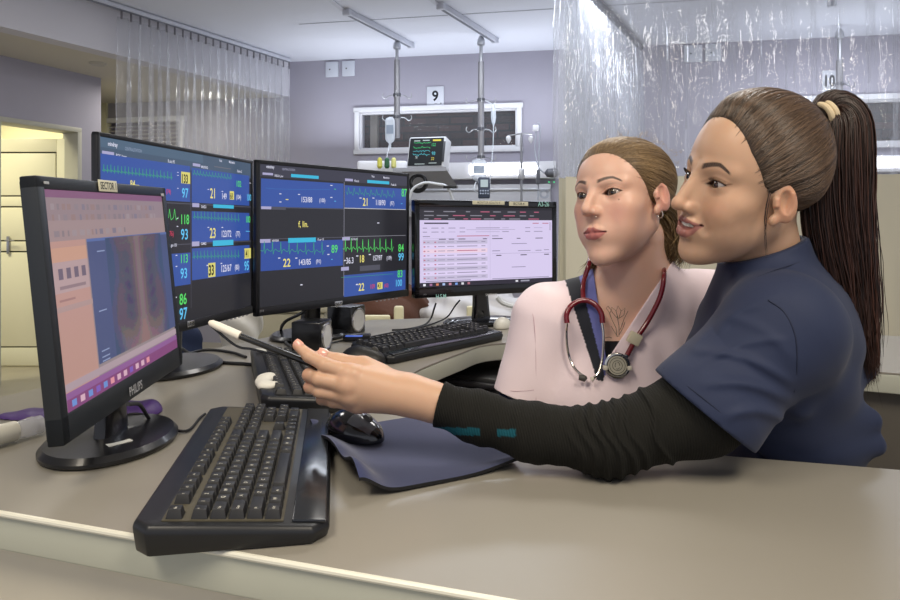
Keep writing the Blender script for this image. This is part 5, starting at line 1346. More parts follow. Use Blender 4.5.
def monitors():
    Bl, Bl2, Dk, Dk2 = emi('34529e', 1), emi('2f4c9a', 1), emi('26262c', 1), emi('34343c', 1)
    G, Y, Cn, Wh, Rd, Lv, CyB, Gn2 = emi('58d868'), emi('ecdf78'), emi('62c4f2'), emi('d8d8ea'), emi('c83a5a'), emi('a8a4c8'), emi('38b4d8'), emi('3c9c78')
    Yb = emi('d8d070'); Kk = emi('17180f')
    # ---- far left wide screen
    B = Mon((98, 354), (254, 313), (97, 131), 1.117, 1.636, 1.117, 'wide monitor of patient traces nearest the doorway, partly behind the SECTOR 1 screen', 'wide monitors showing patient traces', (.009, .010, .008, .020), .012, back=.035)
    C = B.C; C.rect(0, 0, 1, 1, Dk); C.rect(0, 0, 1, .105, emi('44566c')); C.rect(0, 0, .6, .05, emi('4c6278'))  # grey-blue header paints a reflection into the screen colour
    B.T_('mindray', 108, 145.5, 4.2, Wh, .75, .01); B.T_('CENTRALSTATION', 125, 150, 3.2, emi('8a97ae'), .7); B.T_('Vista', 219, 161.5, 2.6, Wh, .8); B.T_('Mantenim.', 229, 163, 2.6, Wh, .8)
    B.R(102, 150.5, 114, 156.5, Lv); B.T_('BOX, Ingres', 116, 157, 3.4, Wh, .7); B.T_('R.sinu 95', 168, 162.5, 3.2, Wh, .7)
    u0, v0, _ = B.uv(101.5, 159.5); us, _, _ = B.uv(191, 200)
    def row(v_a, v_b, left, right):
        if left: C.rect(0, v_a, us-.006, v_b, left)
        if right: C.rect(us+.002, v_a, .985, v_b, right)
    vv = lambda y, x=191: B.uv(x, y)[1]
    C.rect(0, vv(166.5), us-.006, vv(202), Bl); C.rect(us+.004, vv(167.5), .985, vv(202.5), Bl)
    C.rect(us+.004, vv(211), .985, vv(243), Bl); C.rect(us+.004, vv(248.5), .985, vv(280.5), Bl); C.rect(0, vv(252.5), us-.006, vv(284), Bl)
    C.rect(us-.004, .10, us-.001, .93, emi('50505c')); C.rect(0, vv(203.5), 1, vv(204.5), emi('50505c')); C.rect(0, vv(243.5), 1, vv(244.3), emi('50505c'))
    ecg(B, 102, 170, 173, 178, 6, 20, Gn2, 1.3); B.T_('133', 181.6, 183, 9, Y, .75, .01); B.R(181, 171.5, 190, 184, Yb); B.T_('133', 181.9, 182.6, 8.4, Kk, .68, .02)
    B.T_('97', 181.8, 197.5, 9.6, Cn, .85); B.R(133, 184.5, 139, 186, Y); B.T_('(74)', 166, 193.5, 4.5, Rd, .8); B.T_('84', 130, 187, 7, Y, .8)
    ecg(B, 192.5, 172, 232, 177, 4, 13, Gn2, 1.2, 1); B.T_('102', 236.5, 186.5, 6, G, .85); B.T_('21', 210, 198, 10, Y, .8); B.T_('149', 222, 199, 6, Wh, .8); B.R(229.5, 191, 233.8, 199.8, Yb); B.T_('68', 229.7, 198.8, 6, Kk, .7); B.T_('(104)', 236, 199, 4.5, Wh, .75); B.T_('100', 247, 200.5, 6.5, Cn, .7); B.L([(249, 183), (252, 183.3)], 1.4, Wh)
    B.R(192, 203, 199, 207.3, Lv); B.R(213, 204.2, 233.5, 208.7, CyB); B.T_('ISHIZU', 201, 208, 2.8, Wh, .8)
    B.R(192.5, 163.0, 200, 167, Lv); B.R(214, 166, 230.5, 169.5, emi('6a6a74')); B.T_('Ritmo S.', 237, 172.2, 2.6, Wh, .8); B.T_('MORENO', 201, 168, 2.6, Wh, .8)
    ecg(B, 192.5, 217, 240, 220, 6.5, 14, Gn2, 1.2); B.T_('100', 246, 222.5, 6.5, G, .7); B.T_('23', 209.5, 238, 10, Y, .85); B.T_('123/72', 221.5, 237, 6.5, Wh, .8); B.T_('(77)', 235.5, 236.3, 5, Wh, .8); B.L([(245.5, 231.2), (249.5, 231.4)], 1.4, Cn)
    B.R(191.5, 241.7, 199, 246, Lv); B.R(212.5, 240.6, 233, 245, CyB); B.T_('GOMEZ', 200.5, 245, 2.6, Wh, .8)
    ecg(B, 192, 257, 240, 256, 6.5, 14, Gn2, 1.2); B.R(244, 248.5, 250.5, 258.2, Yb); B.T_('141', 244.3, 257.5, 7.6, Kk, .62); B.T_('95', 244, 270.3, 9, Cn, .8); B.R(207.8, 263.2, 215, 276.5, Yb); B.T_('33', 208.3, 275.3, 10, Kk, .75, .02); B.T_('125/67', 221, 272, 6.8, Wh, .8); B.T_('(80)', 234.5, 269.8, 5, Wh, .8)
    B.T_('118', 180.8, 224, 9.6, G, .8); B.T_('93', 180.5, 239.5, 10.5, Cn, .9); B.T_('(76)', 168, 236, 5, Rd, .8); B.L([(168, 218), (169, 209), (170.5, 220), (173, 217.5), (174, 209), (175.5, 220), (178, 217)], 1.3, G)
    B.T_('Agte 153', 169, 246.8, 3, Wh, .8); B.T_('113', 180.5, 263, 8.5, G, .8); B.T_('93', 180, 278.5, 10, Cn, .9); B.T_('86', 179, 305, 11, G, .85); B.T_('97', 179, 320, 11.5, Cn, .85)
    for x, y in ((176.5, 172), (176.5, 175), (176.5, 188), (207, 189), (221, 191), (207, 227), (221, 227), (206, 265), (220, 263), (176, 218), (176, 226), (175, 255), (175, 266), (174.5, 297), (174.5, 314)): B.R(x, y, x+1.6, y+.8, Wh)
    B.finish(); B.patch(186, 321.4, 193, 325.6, mat('chrome_badge', 'c0c0c0', .25, metal=.8), 'badge', 'PHILIPS', mat('sign_ink', '14161c', .6))
    for i in range(6): B.patch(225+i*4, 320.0-i*1.1, 227+i*4, 320.6-i*1.1, mat('grey_print', '8a8a8e', .5), 'button')
    B.stand(.52, (-.62, 1.44, 0), .125, .105, .055, .12)
    # ---- centre wide screen
    K = Mon((256, 317), (409, 296), (258, 159.5), 1.594, 2.05, 1.594, 'wide monitor of patient traces standing over the two small speakers', 'wide monitors showing patient traces', (.012, .010, .010, .022), .014, back=.035)
    C = K.C; C.rect(0, 0, 1, 1, Dk); C.rect(0, 0, 1, .085, emi('3a3a48'))
    c4 = lambda x, y: (240+x/3.3333, 140+y/3.3333)
    def kr(x0, y0, x1, y1, m): K.R(*c4(x0, y0), *c4(x1, y1), m)
    def kt(t, x, y, h, m, sx=.8, b=0.): K.T_(t, *c4(x, y), h/3.3333, m, sx, b)
    us = K.uv(344, 205)[0]; va = lambda x, y: K.uv(*c4(x, y))[1]
    kt('mindray', 88, 93, 10, Wh, .75, .01); kt('CENTRALSTATION', 140, 100, 7, emi('9a9ab0'), .7); kt('Vista', 438, 124, 7, Wh); kt('Mantenim.', 478, 128, 7, Wh)
    C.rect(.005, va(75, 128), us-.004, va(75, 222), Bl); C.rect(us+.004, va(450, 157), .99, va(450, 228), Bl)
    C.rect(.005, va(63, 340), us-.006, va(63, 438), Bl2); C.rect(us+.002, va(450, 442), .99, va(450, 512), Bl)
    for v in (va(75, 223), va(63, 330)): C.rect(0, v, us, v+.004, emi('5a5a68'))
    C.rect(us, va(350, 226), .99, va(350, 226)+.005, emi('c8c8d0')); C.rect(us, va(342, 322), .99, va(342, 322)+.004, emi('8a8a94')); C.rect(us-.001, .085, us+.002, .99, emi('8a8a98')); 
    kr(75, 108, 110, 118, Lv); kr(170, 113, 262, 130, CyB); kt('DEEZA, jose', 115, 122, 7, Wh, .75); kr(350, 128, 376, 138, Lv); kt('Villarejo', 380, 139, 7, Wh, .75); kr(424, 133, 497, 148, CyB); kt('Prueba E6', 503, 152, 7, Wh, .7)
    K.L([c4(85, 160), c4(120, 163), c4(200, 165), c4(300, 165)], .8, emi('3c74b8')); kt('--', 152, 204, 18, Y, .8); kt('153/88', 205, 207, 18, Wh, .75); kt('(100)', 264, 207, 13, Wh, .75)
    kt('--', 314, 168, 13, G, .7); kt('--', 314, 208, 13, Cn, .7)
    ecg(K, *c4(352, 168), *c4(520, 180), 5.5, 9, Gn2, 1.3, 1); kt('87', 538, 188, 26, G, .8); kt('21', 409, 219, 26, Y, .8); kt('118/90', 453, 217, 18, Wh, .75); kt('(97)', 500, 217, 13, Wh, .75); kt('--', 536, 216, 13, Cn, .7)
    kr(70, 221, 104, 231, Lv); kr(106, 222, 152, 233, emi('4c4c58')); kt('f, lin.', 194, 290, 20, Y, .85)
    kr(66, 331, 101, 342, Lv); kr(160, 327, 252, 340, CyB); kt('HERRERA', 106, 339, 7, Wh, .75); kt('05 apr 153', 258, 335, 7, Wh, .7)
    ecg(K, *c4(68, 368), *c4(288, 372), 9.5, 8, Gn2, 1.4); kt('89', 304, 376, 26, G, .85); kt('22', 143, 423, 27, Y, .9); kt('143/85', 196, 417, 19, Wh, .8); kt('(91)', 253, 411, 13, Wh, .8); kt('--', 303, 402, 13, Cn, .7)
    kr(340, 324, 366, 334, Lv); kt('ROTALDE', 370, 334, 7, Wh, .75); ecg(K, *c4(342, 362), *c4(515, 362), 10, 9, G, 1.4); kt('84', 527, 372, 25, G, .85); kt('99', 527, 402, 25, Cn, .85); kt('36.3', 353, 412, 20, Wh, .8); kt('18', 399, 408, 24, Y, .8); kt('157/97', 443, 402, 17, Wh, .75); kt('(109)', 488, 399, 12, Wh, .75)
    kr(336, 424, 362, 434, Lv); kr(398, 420, 466, 432, emi('4c4c58')); K.L([c4(336, 458), c4(380, 456), c4(430, 452), c4(510, 446)], 1.0, Gn2); kt('83', 524, 458, 24, G, .85); kt('100', 519, 488, 22, Cn, .8); kt('22', 394, 503, 25, Y, .85); kt('109', 434, 496, 15, Rd, .8); kr(457, 475, 474, 496, Yb); kt('43', 458, 494, 16, Kk, .7); kt('(65)', 480, 491, 12, Rd, .8)
    for x, y in ((130, 178), (130, 205), (192, 180), (300, 150), (397, 192), (440, 192), (300, 190), (183, 392), (126, 392), (288, 352), (290, 380), (428, 380), (386, 385), (345, 400), (385, 480), (200, 481), (456, 275)): kr(x, y, x+7, y+3, Wh)
    K.finish(); K.patch(334, 301.5, 341.5, 305.6, mat('chrome_badge'), 'badge', 'PHILIPS', mat('sign_ink'))
    K.patch(257.5, 309.5, 264, 312, None, 'printed_code', '241B', mat('grey_print', '8a8a8e', .5))
    for i in range(6): K.patch(375+i*4, 301.0-i*.6, 377+i*4, 301.5-i*.6, mat('grey_print'), 'button')
    K.stand(.40, (-.40, 1.86, 0), .12, .10, .055, .12)
    # ---- document screen
    D = Mon((415, 298.7), (557, 291), (414.5, 199.5), 1.97, 2.19, 1.97, 'monitor showing a pale document page, marked A3-26, behind the pink shoulder', None, (.017, .018, .022, .033), .03, gloss=.12, col='0c0c0e')
    C = D.C; pg, tb = emi('d6caec'), emi('2e2c34'); C.rect(0, 0, 1, 1, pg); C.rect(0, 0, 1, .165, tb); C.rect(0, 0, 1, .03, emi('1c1b22')); C.rect(0, .945, 1, 1, emi('2a2634'))
    r = random.Random(5); gx, rx_, lx = emi('8f86a4'), emi('b8607c'), emi('b9aed0')
    def dash(u, v, w, h, m): C.rect(u, v, u+w, v+h, m)
    for v in (.05, .10, .142):
        u = .03
        while u < .9:
            w = r.uniform(.03, .09); dash(u, v, w, .012, emi('8a8894') if r.random() < .75 else rx_); u += w+r.uniform(.02, .08)
    dash(.03, .195, .17, .018, emi('4a4458')); dash(.84, .20, .05, .010, rx_); dash(.92, .20, .05, .010, rx_)
    for v in (.26, .31):
        for u, w in ((.02, .03), (.08, .05), (.15, .02), (.20, .05), (.28, .04), (.40, .18), (.60, .05), (.78, .04), (.85, .07)): dash(u, v, w, .009, gx if r.random() < .8 else lx)
    dash(.33, .285, .37, .004, gx); dash(.02, .365, .05, .010, gx); dash(.26, .362, .24, .010, rx_); dash(.52, .365, .05, .01, gx)
    C.rect(.02, .395, .50, .397, gx); C.rect(.505, .18, .507, .93, lx)
    for i in range(9):
        v = .415+.056*i
        C.rect(.02, v, .485, v+.052, emi('dccff0') if i % 2 else emi('c4bbd6') if i != 2 else emi('ead0e2'))
        dash(.025, v+.02, .012, .014, rx_); dash(.05, v+.022, .015, .008, gx); dash(.10, v+.02, .012, .014, rx_); dash(.125, v+.022, .05, .008, gx); dash(.19, v+.022, .05, .008, gx); dash(.26, v+.02, .15, .010, rx_ if i == 2 else gx); dash(.44, v+.02, .03, .010, gx)
    for u, w in ((.13, .05), (.20, .04), (.27, .05), (.45, .03), (.52, .08), (.71, .03), (.86, .06)): dash(u, .40, w, .010, emi('4a4458'))
    for u, v, w in ((.67, .47, .12), (.67, .78, .11), (.72, .565, .10), (.86, .565, .05), (.93, .56, .04)): dash(u, v, w, .009, gx)
    dash(.52, .56, .06, .01, gx); dash(.55, .62, .04, .012, emi('4a4458')); dash(.74, .62, .05, .012, emi('4a4458')); dash(.52, .60, .47, .003, gx); dash(.93, .62, .04, .012, emi('4a4458'))
    dash(.04, .935-.01, .32, .008, emi('6a6480')); dash(.52, .925, .45, .008, emi('8a84a0')); C.rect(.975, .19, .985, .30, emi('b0a6c4'))
    for i, cc in enumerate(('e8e8f0', 'a07098', 'd08060', 'a8c0e8', 'c88aa0', '7aa0e0', 'd8d8e0', 'b07080')): dash(.02+.045*i, .958, .018, .028, emi(cc))
    dash(.70, .958, .02, .025, emi('d8d8e0')); dash(.74, .962, .07, .018, emi('a0a0b0'))
    D.finish(); cr = mat('label_cream', 'd9d4b8', .6); ik = mat('sign_ink'); tq = mat('chalk_marker', '9fd6cc', .6)
    D.patch(472, 200.6, 504, 204.8, cr, 'label_strip', 'MONITOR ADULTO 4', mat('faint_ink', '8c8a7c', .6), 'long cream label strip'); D.patch(508.5, 201.6, 527.5, 206, cr, 'label_strip', 'SECTOR 4', ik, 'short cream label strip')
    D.patch(533, 200.2, 552.5, 208, None, 'handwriting', 'A3-26', tq, 'pale handwritten A3-26'); D.patch(432, 293.2, 450, 299.0, None, 'handwriting', 'H.S.M.', tq, 'pale handwritten H.S.M.'); D.patch(482, 293.0, 499, 296.0, None, 'logo', 'SAMSUNG', mat('silver_print', 'b8b8b8', .4))
    D.patch(421, 293.5, 428, 295, None, 'printed_code', 'S/W 9', mat('grey_print'))
    D.stand(.46, (.10, 2.11, 0), .13, .085, .05, .05, m=mat('gloss_black', '0a0a0c', .08, coat=.6))
    # ---- near left screen with the X-ray
    A_ = Mon((64.5, 446.5), (183, 364), (46.5, 176), .776, 1.195, .790, 'near black monitor labelled SECTOR 1 showing a chest X-ray', None, (.017, .017, .016, .035), .020, gloss=.42, col='23272c', back=.035)
    C = A_.C; C.rect(0, 0, 1, 1, emi('8d7f82')); C.rect(0, 0, 1, .035, emi('7f5472')); C.rect(0, .035, 1, .14, emi('8f7c80')); C.rect(0, .14, 1, .235, emi('9a8484')); C.rect(0, .235, .235, .93, emi('b48c82')); C.rect(0, .265, .235, .35, emi('c0947f')); C.rect(0, .33, .235, .47, emi('ae9494'))
    r = random.Random(9)
    for v in (.075, .125, .20):
        u = .03
        while u < (.9 if v < .15 else .55): w = r.uniform(.01, .035); C.rect(u, v-.012, u+w, v+.016, emi(r.choice(['82747a', '887a80', '97888c', '7c7280', '8f7674']))); u += w+r.uniform(.01, .03)
    for u in (.03, .08, .13, .18): C.rect(u, .36, u+.028, .41, emi('6a5c6a'))
    C.rect(.03, .44, .2, .455, emi('8a7478')); C.rect(.02, .50, .12, .51, emi('9a7470')); C.rect(.0, .53, .235, .555, emi('a88c88'))
    C.rect(.235, .235, 1, .86, emi('475076')); C.rect(.235, .235, 1, .25, emi('56689c'))
    nx_, ny_ = 46, 62; zx = C.lay()
    for i in range(nx_):
        for j in range(ny_):
            u = i/nx_; v = j/ny_; x = u*2-1
            body = 1/(1+math.exp((abs(x)-.80+.12*math.sin(v*7))*14)); spine = math.exp(-(x/.17)**2); lung = math.exp(-((abs(x)-.42)/.20)**2)*max(0, math.sin(PI*min(1, max(0, (v-.05)/.85))))**.5
            rib = .5+.5*math.sin(v*46+abs(x)*9); low = max(0, (v-.72)/.28)
            val = .45+.42*spine-.42*lung*(1-low)+.13*rib*lung+.35*low+r.uniform(-.03, .03); val = max(0, min(1, val))
            a = (.28, .27, .37); b = (.55, .45, .43); bg = (.27, .31, .43); c_ = [bg[q]*(1-body)+(a[q]*(1-val)+b[q]*val)*body for q in range(3)]
            q = ''.join('%02x' % (int(max(0, min(1, t))*17)*15) for t in c_)
            C.rect(.375+u*.55, .24+v*.62, .375+(i+1)/nx_*.55, .24+(j+1)/ny_*.62, emi(q), z=zx)
    C.rect(0, .875, 1, .91, emi('a8949c')); C.rect(0, .915, 1, .96, emi('8a5a90')); C.rect(0, .945, 1, 1, emi('7e4474'))
    for i in range(12): C.rect(.03+.055*i, .955, .06+.055*i, .985, emi(r.choice(['c86a78', '6a8ac8', 'd0a8b8', 'a03058', '7a5ab0', 'd8909a'])))
    for u, v in ((.26, .80), (.26, .83), (.26, .86-.01), (.27, .60), (.30, .30)): C.rect(u, v, u+.06, v+.006, emi('8a96b8'))
    A_.finish(); A_.patch(95, 179.6, 114.5, 192.5, mat('label_cream'), 'label', 'SECTOR 1', ik, 'cream label reading SECTOR 1', y=-.002)
    A_.patch(125, 386, 141, 390.2, None, 'logo', 'PHILIPS', mat('silver_print'))
    A_.patch(41, 181.5, 46, 184.5, mat('silver_print'), 'emblem'); A_.patch(159, 193.5, 162, 196.5, mat('silver_print'), 'emblem')
    A_.stand(.50, (-.495, .950, 0), .110, .088, .06, .06, label_patch=True)
LAY = [
 (0, [('Esc', 0, 1)]+[('F%d' % (i+1), 2+i+.5*(i//4), 1) for i in range(12)]+[('Pr', 15.25, 1), ('Sc', 16.25, 1), ('Pa', 17.25, 1)]),
 (1.35, [(c, i, 1) for i, c in enumerate("º1234567890'¡")]+[('<-', 13, 2), ('In', 15.25, 1), ('Ho', 16.25, 1), ('Up', 17.25, 1), ('Nu', 18.5, 1), ('/', 19.5, 1), ('*', 20.5, 1), ('-', 21.5, 1)]),
 (2.35, [('Tab', 0, 1.5)]+[(c, 1.5+i, 1) for i, c in enumerate('QWERTYUIOP`+')]+[('}', 13.5, 1.5), ('De', 15.25, 1), ('En', 16.25, 1), ('Dn', 17.25, 1), ('7', 18.5, 1), ('8', 19.5, 1), ('9', 20.5, 1), ('+', 21.5, 1)]),
 (3.35, [('Caps', 0, 1.75)]+[(c, 1.75+i, 1) for i, c in enumerate('ASDFGHJKLÑ{')]+[('Ent', 12.75, 2.25), ('4', 18.5, 1), ('5', 19.5, 1), ('6', 20.5, 1)]),
 (4.35, [('Sh', 0, 2.25)]+[(c, 2.25+i, 1) for i, c in enumerate('ZXCVBNM,.-')]+[('Sh', 12.25, 2.75), ('^', 16.25, 1), ('1', 18.5, 1), ('2', 19.5, 1), ('3', 20.5, 1), ('In', 21.5, 1)]),
 (5.35, [('Ctrl', 0, 1.25), ('W', 1.25, 1.25), ('Alt', 2.5, 1.25), ('', 3.75, 6.25), ('Gr', 10, 1.25), ('W', 11.25, 1.25), ('M', 12.5, 1.25), ('Ct', 13.75, 1.25), ('<', 15.25, 1), ('v', 16.25, 1), ('>', 17.25, 1), ('0', 18.5, 2), ('.', 20.5, 1)])]
def keyboard(o, d, L, Wd, lab, grp, tilt=5., kh=.0095, palm=.0, backm=.022, sidem=.012, col='1a1b1e', legends=True, base_h=.020, gloss=.38, cham=.012):
    """o = plan corner at the Esc / space side end, d = direction of its length"""
    dx = Vector((d[0], d[1], 0)).normalized(); dy = Vector((-dx.y, dx.x, 0))
    M = Matrix((dx, dy, Vector((0, 0, 1)))).transposed().to_4x4(); M.translation = Vector((o[0], o[1], DESK))
    T = thing('keyboard', lab, 'keyboard', M=M, group=grp); pl = mat('kb_'+col, col, gloss); ky = mat('keycap_black', '1d1d1f', .5); lg = mat('legend_white', 'cfccbf', .6); tl = R(tilt)
    # body: wedge with chamfered corners
    def zt(y): return base_h+math.tan(tl)*y
    c = cham; outline = [(c, 0), (L-c, 0), (L, c), (L, Wd-c), (L-c, Wd), (c, Wd), (0, Wd-c), (0, c)]
    b = bmesh.new(); lo = [b.verts.new((x*.985+L*.0075, y*.97+Wd*.015, .001)) for x, y in outline]; mi = [b.verts.new((x, y, zt(y)-.006)) for x, y in outline]; up = [b.verts.new((L/2+(x-L/2)*.985, Wd/2+(y-Wd/2)*.965, zt(y))) for x, y in outline]
    n = len(outline)
    for r0, r1 in ((lo, mi), (mi, up)):
        for i in range(n): b.faces.new([r0[i], r0[(i+1) % n], r1[(i+1) % n], r1[i]])
    b.faces.new(lo[::-1]); b.faces.new(up); bmesh.ops.bevel(b, geom=b.edges[:], offset=.0022, segments=2, affect='EDGES', profile=.5)
    m = MB(); m.bm(b, pl)
    well0, well1 = palm+.006, Wd-backm
    u = (L-2*sidem)/22.5; uy = (well1-well0)/6.35
    part(m, 'body', T, local=True)
    if palm > .01:
        m = MB(); m.box((L/2, palm/2, zt(palm/2)+.001), (L*.95, palm*.80, .004), mat('kb_palm', '202226', .22, coat=.2), bev=.0015, rot=Matrix.Rotation(tl, 3, 'X')); part(m, 'palm_rest', T, local=True)
    m = MB(); m.box((L/2, (well0+well1)/2, zt((well0+well1)/2)+.0006), (L-2*sidem+.004, well1-well0+.004, .0012), mat('kb_well_dusty' if legends == 2 else 'kb_well', '4c4739' if legends == 2 else '18181a', .6), rot=Matrix.Rotation(tl, 3, 'X')); part(m, 'key_well', T, local=True)
    for ry, row in LAY:
        for t, x, w in row:
            cx = sidem+(x+w/2)*u; cy = well1-(ry+.5)*uy; cz = zt(cy)
            wx, wy = w*u*.93, uy*.90; hh = kh; k = MB(); bm_ = bmesh.new()
            bb = [(-wx/2, -wy/2), (wx/2, -wy/2), (wx/2, wy/2), (-wx/2, wy/2)]; ins = min(.0028, wx*.2)
            v0 = [bm_.verts.new((a, q, .0008)) for a, q in bb]; v1 = [bm_.verts.new((a-math.copysign(ins, a), q-math.copysign(ins*.75, q)+.0006, hh)) for a, q in bb]
            for i in range(4): bm_.faces.new([v0[i], v0[(i+1) % 4], v1[(i+1) % 4], v1[i]])
            bm_.faces.new(v1); bm_.faces.new(v0[::-1]); bmesh.ops.bevel(bm_, geom=[e for e in bm_.edges if e.verts[0].co.z+e.verts[1].co.z > .002], offset=.0007, segments=2, affect='EDGES', profile=.5)
            K = Tm((cx, cy, cz)) @ Matrix.Rotation(tl, 4, 'X'); k.bm(bm_, ky, K)
            if legends and t:
                vs, fs, tw = text_geo(t, .0056 if len(t) == 1 else .0036, .012); k.add([(a-wx/2+ins+.0012, q+wy/2-ins-.0060, hh+.00015) for a, q, _ in vs], fs, lg, K)
            part(k, 'key', T, local=True)
    return T, M
def mouse(c, ang, lab, L=.105, W=.062, H=.036, z=DESK, mats=('0d0d0f', '3a3a3e'), rg=.15):
    T = thing('mouse', lab, 'computer mouse', (c[0], c[1], z), rot=(0, 0, ang)); 
    def f(p):
        d = ell(p, (0, 0, .004), (L/2, W/2, H-.004)); d = smin(d, ell(p, (-L*.12, 0, .006), (L*.36, W*.47, H-.004)), .01); return np.maximum(d, .0015-p[:, 2])
    V, Fa = netmesh(f, (-L*.6, -W*.7, -.002), (L*.6, W*.7, H*1.3), .0018)
    o = npobj('shell', V, Fa, mat('mouse_'+mats[0], mats[0], rg, coat=.6 if rg < .3 else 0)); o.parent = T
    V2 = V[:]; m = MB()
    def top(x, y):
        zs = np.linspace(H*1.2, 0, 90); q = np.stack([np.full(90, x), np.full(90, y), zs], 1).astype(np.float32); k = int(np.argmax(f(q) < 0)); return zs[k]
    vs = []; fs = []
    for i in range(14):
        for j in range(11):
            x = L*(.06+.36*i/13); y = W*.36*(-1+2*j/10)*(1-.35*(i/13)**2); vs.append((x, y, top(x, y)+.0008))
    for i in range(13):
        for j in range(10): fs.append([i*11+j, (i+1)*11+j, (i+1)*11+j+1, i*11+j+1])
    m.add(vs, fs, mat('mouse_'+mats[1], mats[1], rg+.03, coat=.6 if rg < .3 else 0, metal=.3), None, True); part(m, 'button_plate', T, local=True)
    m = MB(); m.lathe([(.003, -.004), (.009, -.003), (.009, .003), (.003, .004)], mat('grey_rubber', '4a4844', .5), Tm((L*.24, 0, top(L*.24, 0)-.003)) @ Matrix.Rotation(R(90), 4, 'X'), n=20); part(m, 'scroll_wheel', T, local=True)
def speaker(c, ang, s, lab):
    T = thing('speaker', lab, 'speaker', (c[0], c[1], DESK), group='small cube speakers', rot=(0, 0, ang)); bk = mat('speaker_black', '131315', .28, coat=.2)
    m = MB(); m.box((0, 0, s/2), (s, s, s), bk, bev=s*.05, seg=3); part(m, 'cabinet', T, local=True)
    M = Tm((0, -s/2, s*.5)) @ Matrix.Rotation(R(90), 4, 'X')
    m = MB(); m.lathe([(s*.36, -.001), (s*.43, -.001), (s*.43, .003), (s*.40, .005), (s*.37, .003), (s*.36, 0)], mat('chrome_ring', 'b8b8ba', .25, metal=.8), M, n=36); part(m, 'driver_ring', T, local=True)
    m = MB(); m.lathe([(.0005, .004), (s*.14, .003), (s*.15, .001), (s*.33, .0015), (s*.37, .003)], mat('cone_white', 'd4d4d2', .4), M, n=36); part(m, 'driver_cone', T, local=True)
def desk_things():
    mt = mat
    keyboard((-.120, .650), (-.175, .985), .425, .190, 'large black keyboard with worn wrist rest, nearest the camera', 'desk keyboards', tilt=4.5, palm=.042, backm=.030, sidem=.014, legends=2, base_h=.018, kh=.010, cham=.016)
    T, M = keyboard((-.150, 1.115), (-.33, .944), .44, .168, 'black keyboard with white tape on its edge, behind the pointing hand', 'desk keyboards', tilt=7, palm=.012, backm=.024, sidem=.014)
    V, Fa = netmesh(lambda q: smin(smin(ell(q, (.098, .158, .040), (.034, .015, .0075)), ell(q, (.125, .150, .043), (.022, .016, .007)), .006), ell(q, (.072, .152, .041), (.018, .018, .007)), .006)-wrink(q, [(120, 60, 80), (60, 140, 50)], .0014, 4), (.02, .12, .02), (.17, .19, .07), .0018)
    o = npobj('tape', V, Fa, mt('paper_tape', 'd6d3c8', .8, bump=.5, bscale=200)); o.parent = T; o['label'] = 'white paper tape'; m = MB(); m.box((.395, .146, .0425), (.032, .022, .002), mt('sticker', 'd8d8d0', .5), rot=Matrix.Rotation(R(7), 3, 'X')); part(m, 'sticker', T, local=True)
    keyboard((-.135, 1.480), (.654, .757), .445, .150, 'black keyboard on the far worktop in front of the document screen', 'desk keyboards', tilt=6, palm=.030, backm=.016, sidem=.010, legends=True)
    # mouse pad, curling at its left end
    pa, pb, pc = Vector((-.105, .752, 0)), Vector((.098, .858, 0)), Vector((-.212, .985, 0)); ex = pb-pa; ey = pc-pa
    nu, nv = 70, 80; top = []; 
    for j in range(nv):
        for i in range(nu):
            u, v = i/(nu-1), j/(nv-1)
            z = .0055+.026*math.exp(-(u/.13)**2)*(.35+.65*math.sin(PI*min(1, v*1.05+.0))**2)+.012*math.exp(-(u/.15)**2)*math.exp(-((1-v)/.12)**2)+.010*math.exp(-(v/.10)**2)*math.exp(-((u-1)/.25)**2)
            z += .024*math.exp(-((v-.10)/.13)**2)*math.exp(-(u/.11)**2)+.0012*math.sin(u*6+v*4)
            cr = 1-.03*math.exp(-((u-.5)/.6)**2)
            p = pa+ex*u+ey*v; r0 = .07; 
            top.append(Vector((p.x, p.y, DESK+z)))
    m = MB(); fs = [[j*nu+i, j*nu+i+1, (j+1)*nu+i+1, (j+1)*nu+i] for j in range(nv-1) for i in range(nu-1)]
    P = thing('mouse_pad', 'dark blue fabric mouse pad with curling edges under the glossy mouse', 'mouse pad', (0, .87, DESK))
    m.add(top, fs, mt('blue_fabric', '252c50', .85, bump=.3, bscale=900, sheen=.2, var=.06, vscale=12), None, True); part(m, 'fabric_top', P)
    m = MB(); bot = [p-Vector((0, 0, .0040)) for p in top]; rim = []
    loop = [i for i in range(nu)]+[j*nu+nu-1 for j in range(1, nv)]+[(nv-1)*nu+i for i in range(nu-2, -1, -1)]+[j*nu for j in range(nv-2, 0, -1)]
    N = nu*nv; fs2 = [[a+0 for a in f[::-1]] for f in fs]; m.add(bot+[top[k] for k in loop], fs2+[[loop[k], loop[(k+1) % len(loop)], N+(k+1) % len(loop), N+k] for k in range(len(loop))], mt('black_rubber', '101012', .6), None, True); part(m, 'rubber_base', P, label='black rubber underside')
    mouse((-.140, .958), R(-38), 'glossy black mouse lying on the dark blue pad', z=DESK+.0075, mats=('0d0d0f', '54555a'))
    mouse((-.200, 1.50), R(-10), 'matt black mouse behind the pointing hand, beside the speakers', .11, .062, .038, mats=('1c1b1a', '232220'), rg=.45)
    mouse((.165, 2.03), R(70), 'small pale mouse beside the foot of the document screen', .09, .05, .03, mats=('c9c7bc', 'b9b7ac'), rg=.4)
    speaker((-.352, 1.655), R(80), .078, 'black cube speaker with white cone, the nearer of the pair')
    speaker((-.308, 1.93), R(66), .082, 'black cube speaker with white cone, the farther of the pair')
    h = MB(); h.box(QZ(357, 337, DESK+.012), (.075, .03, .018), mt('hub_black', '16161c', .3), bev=.004); h.box(QZ(354, 336, DESK+.0225), (.045, .014, .002), emi('4a68c8', 1.0)); tag(h.build('usb_hub', loc=QZ(357, 337, DESK)), 'small black hub with a blue light beside the far speaker', 'usb hub')
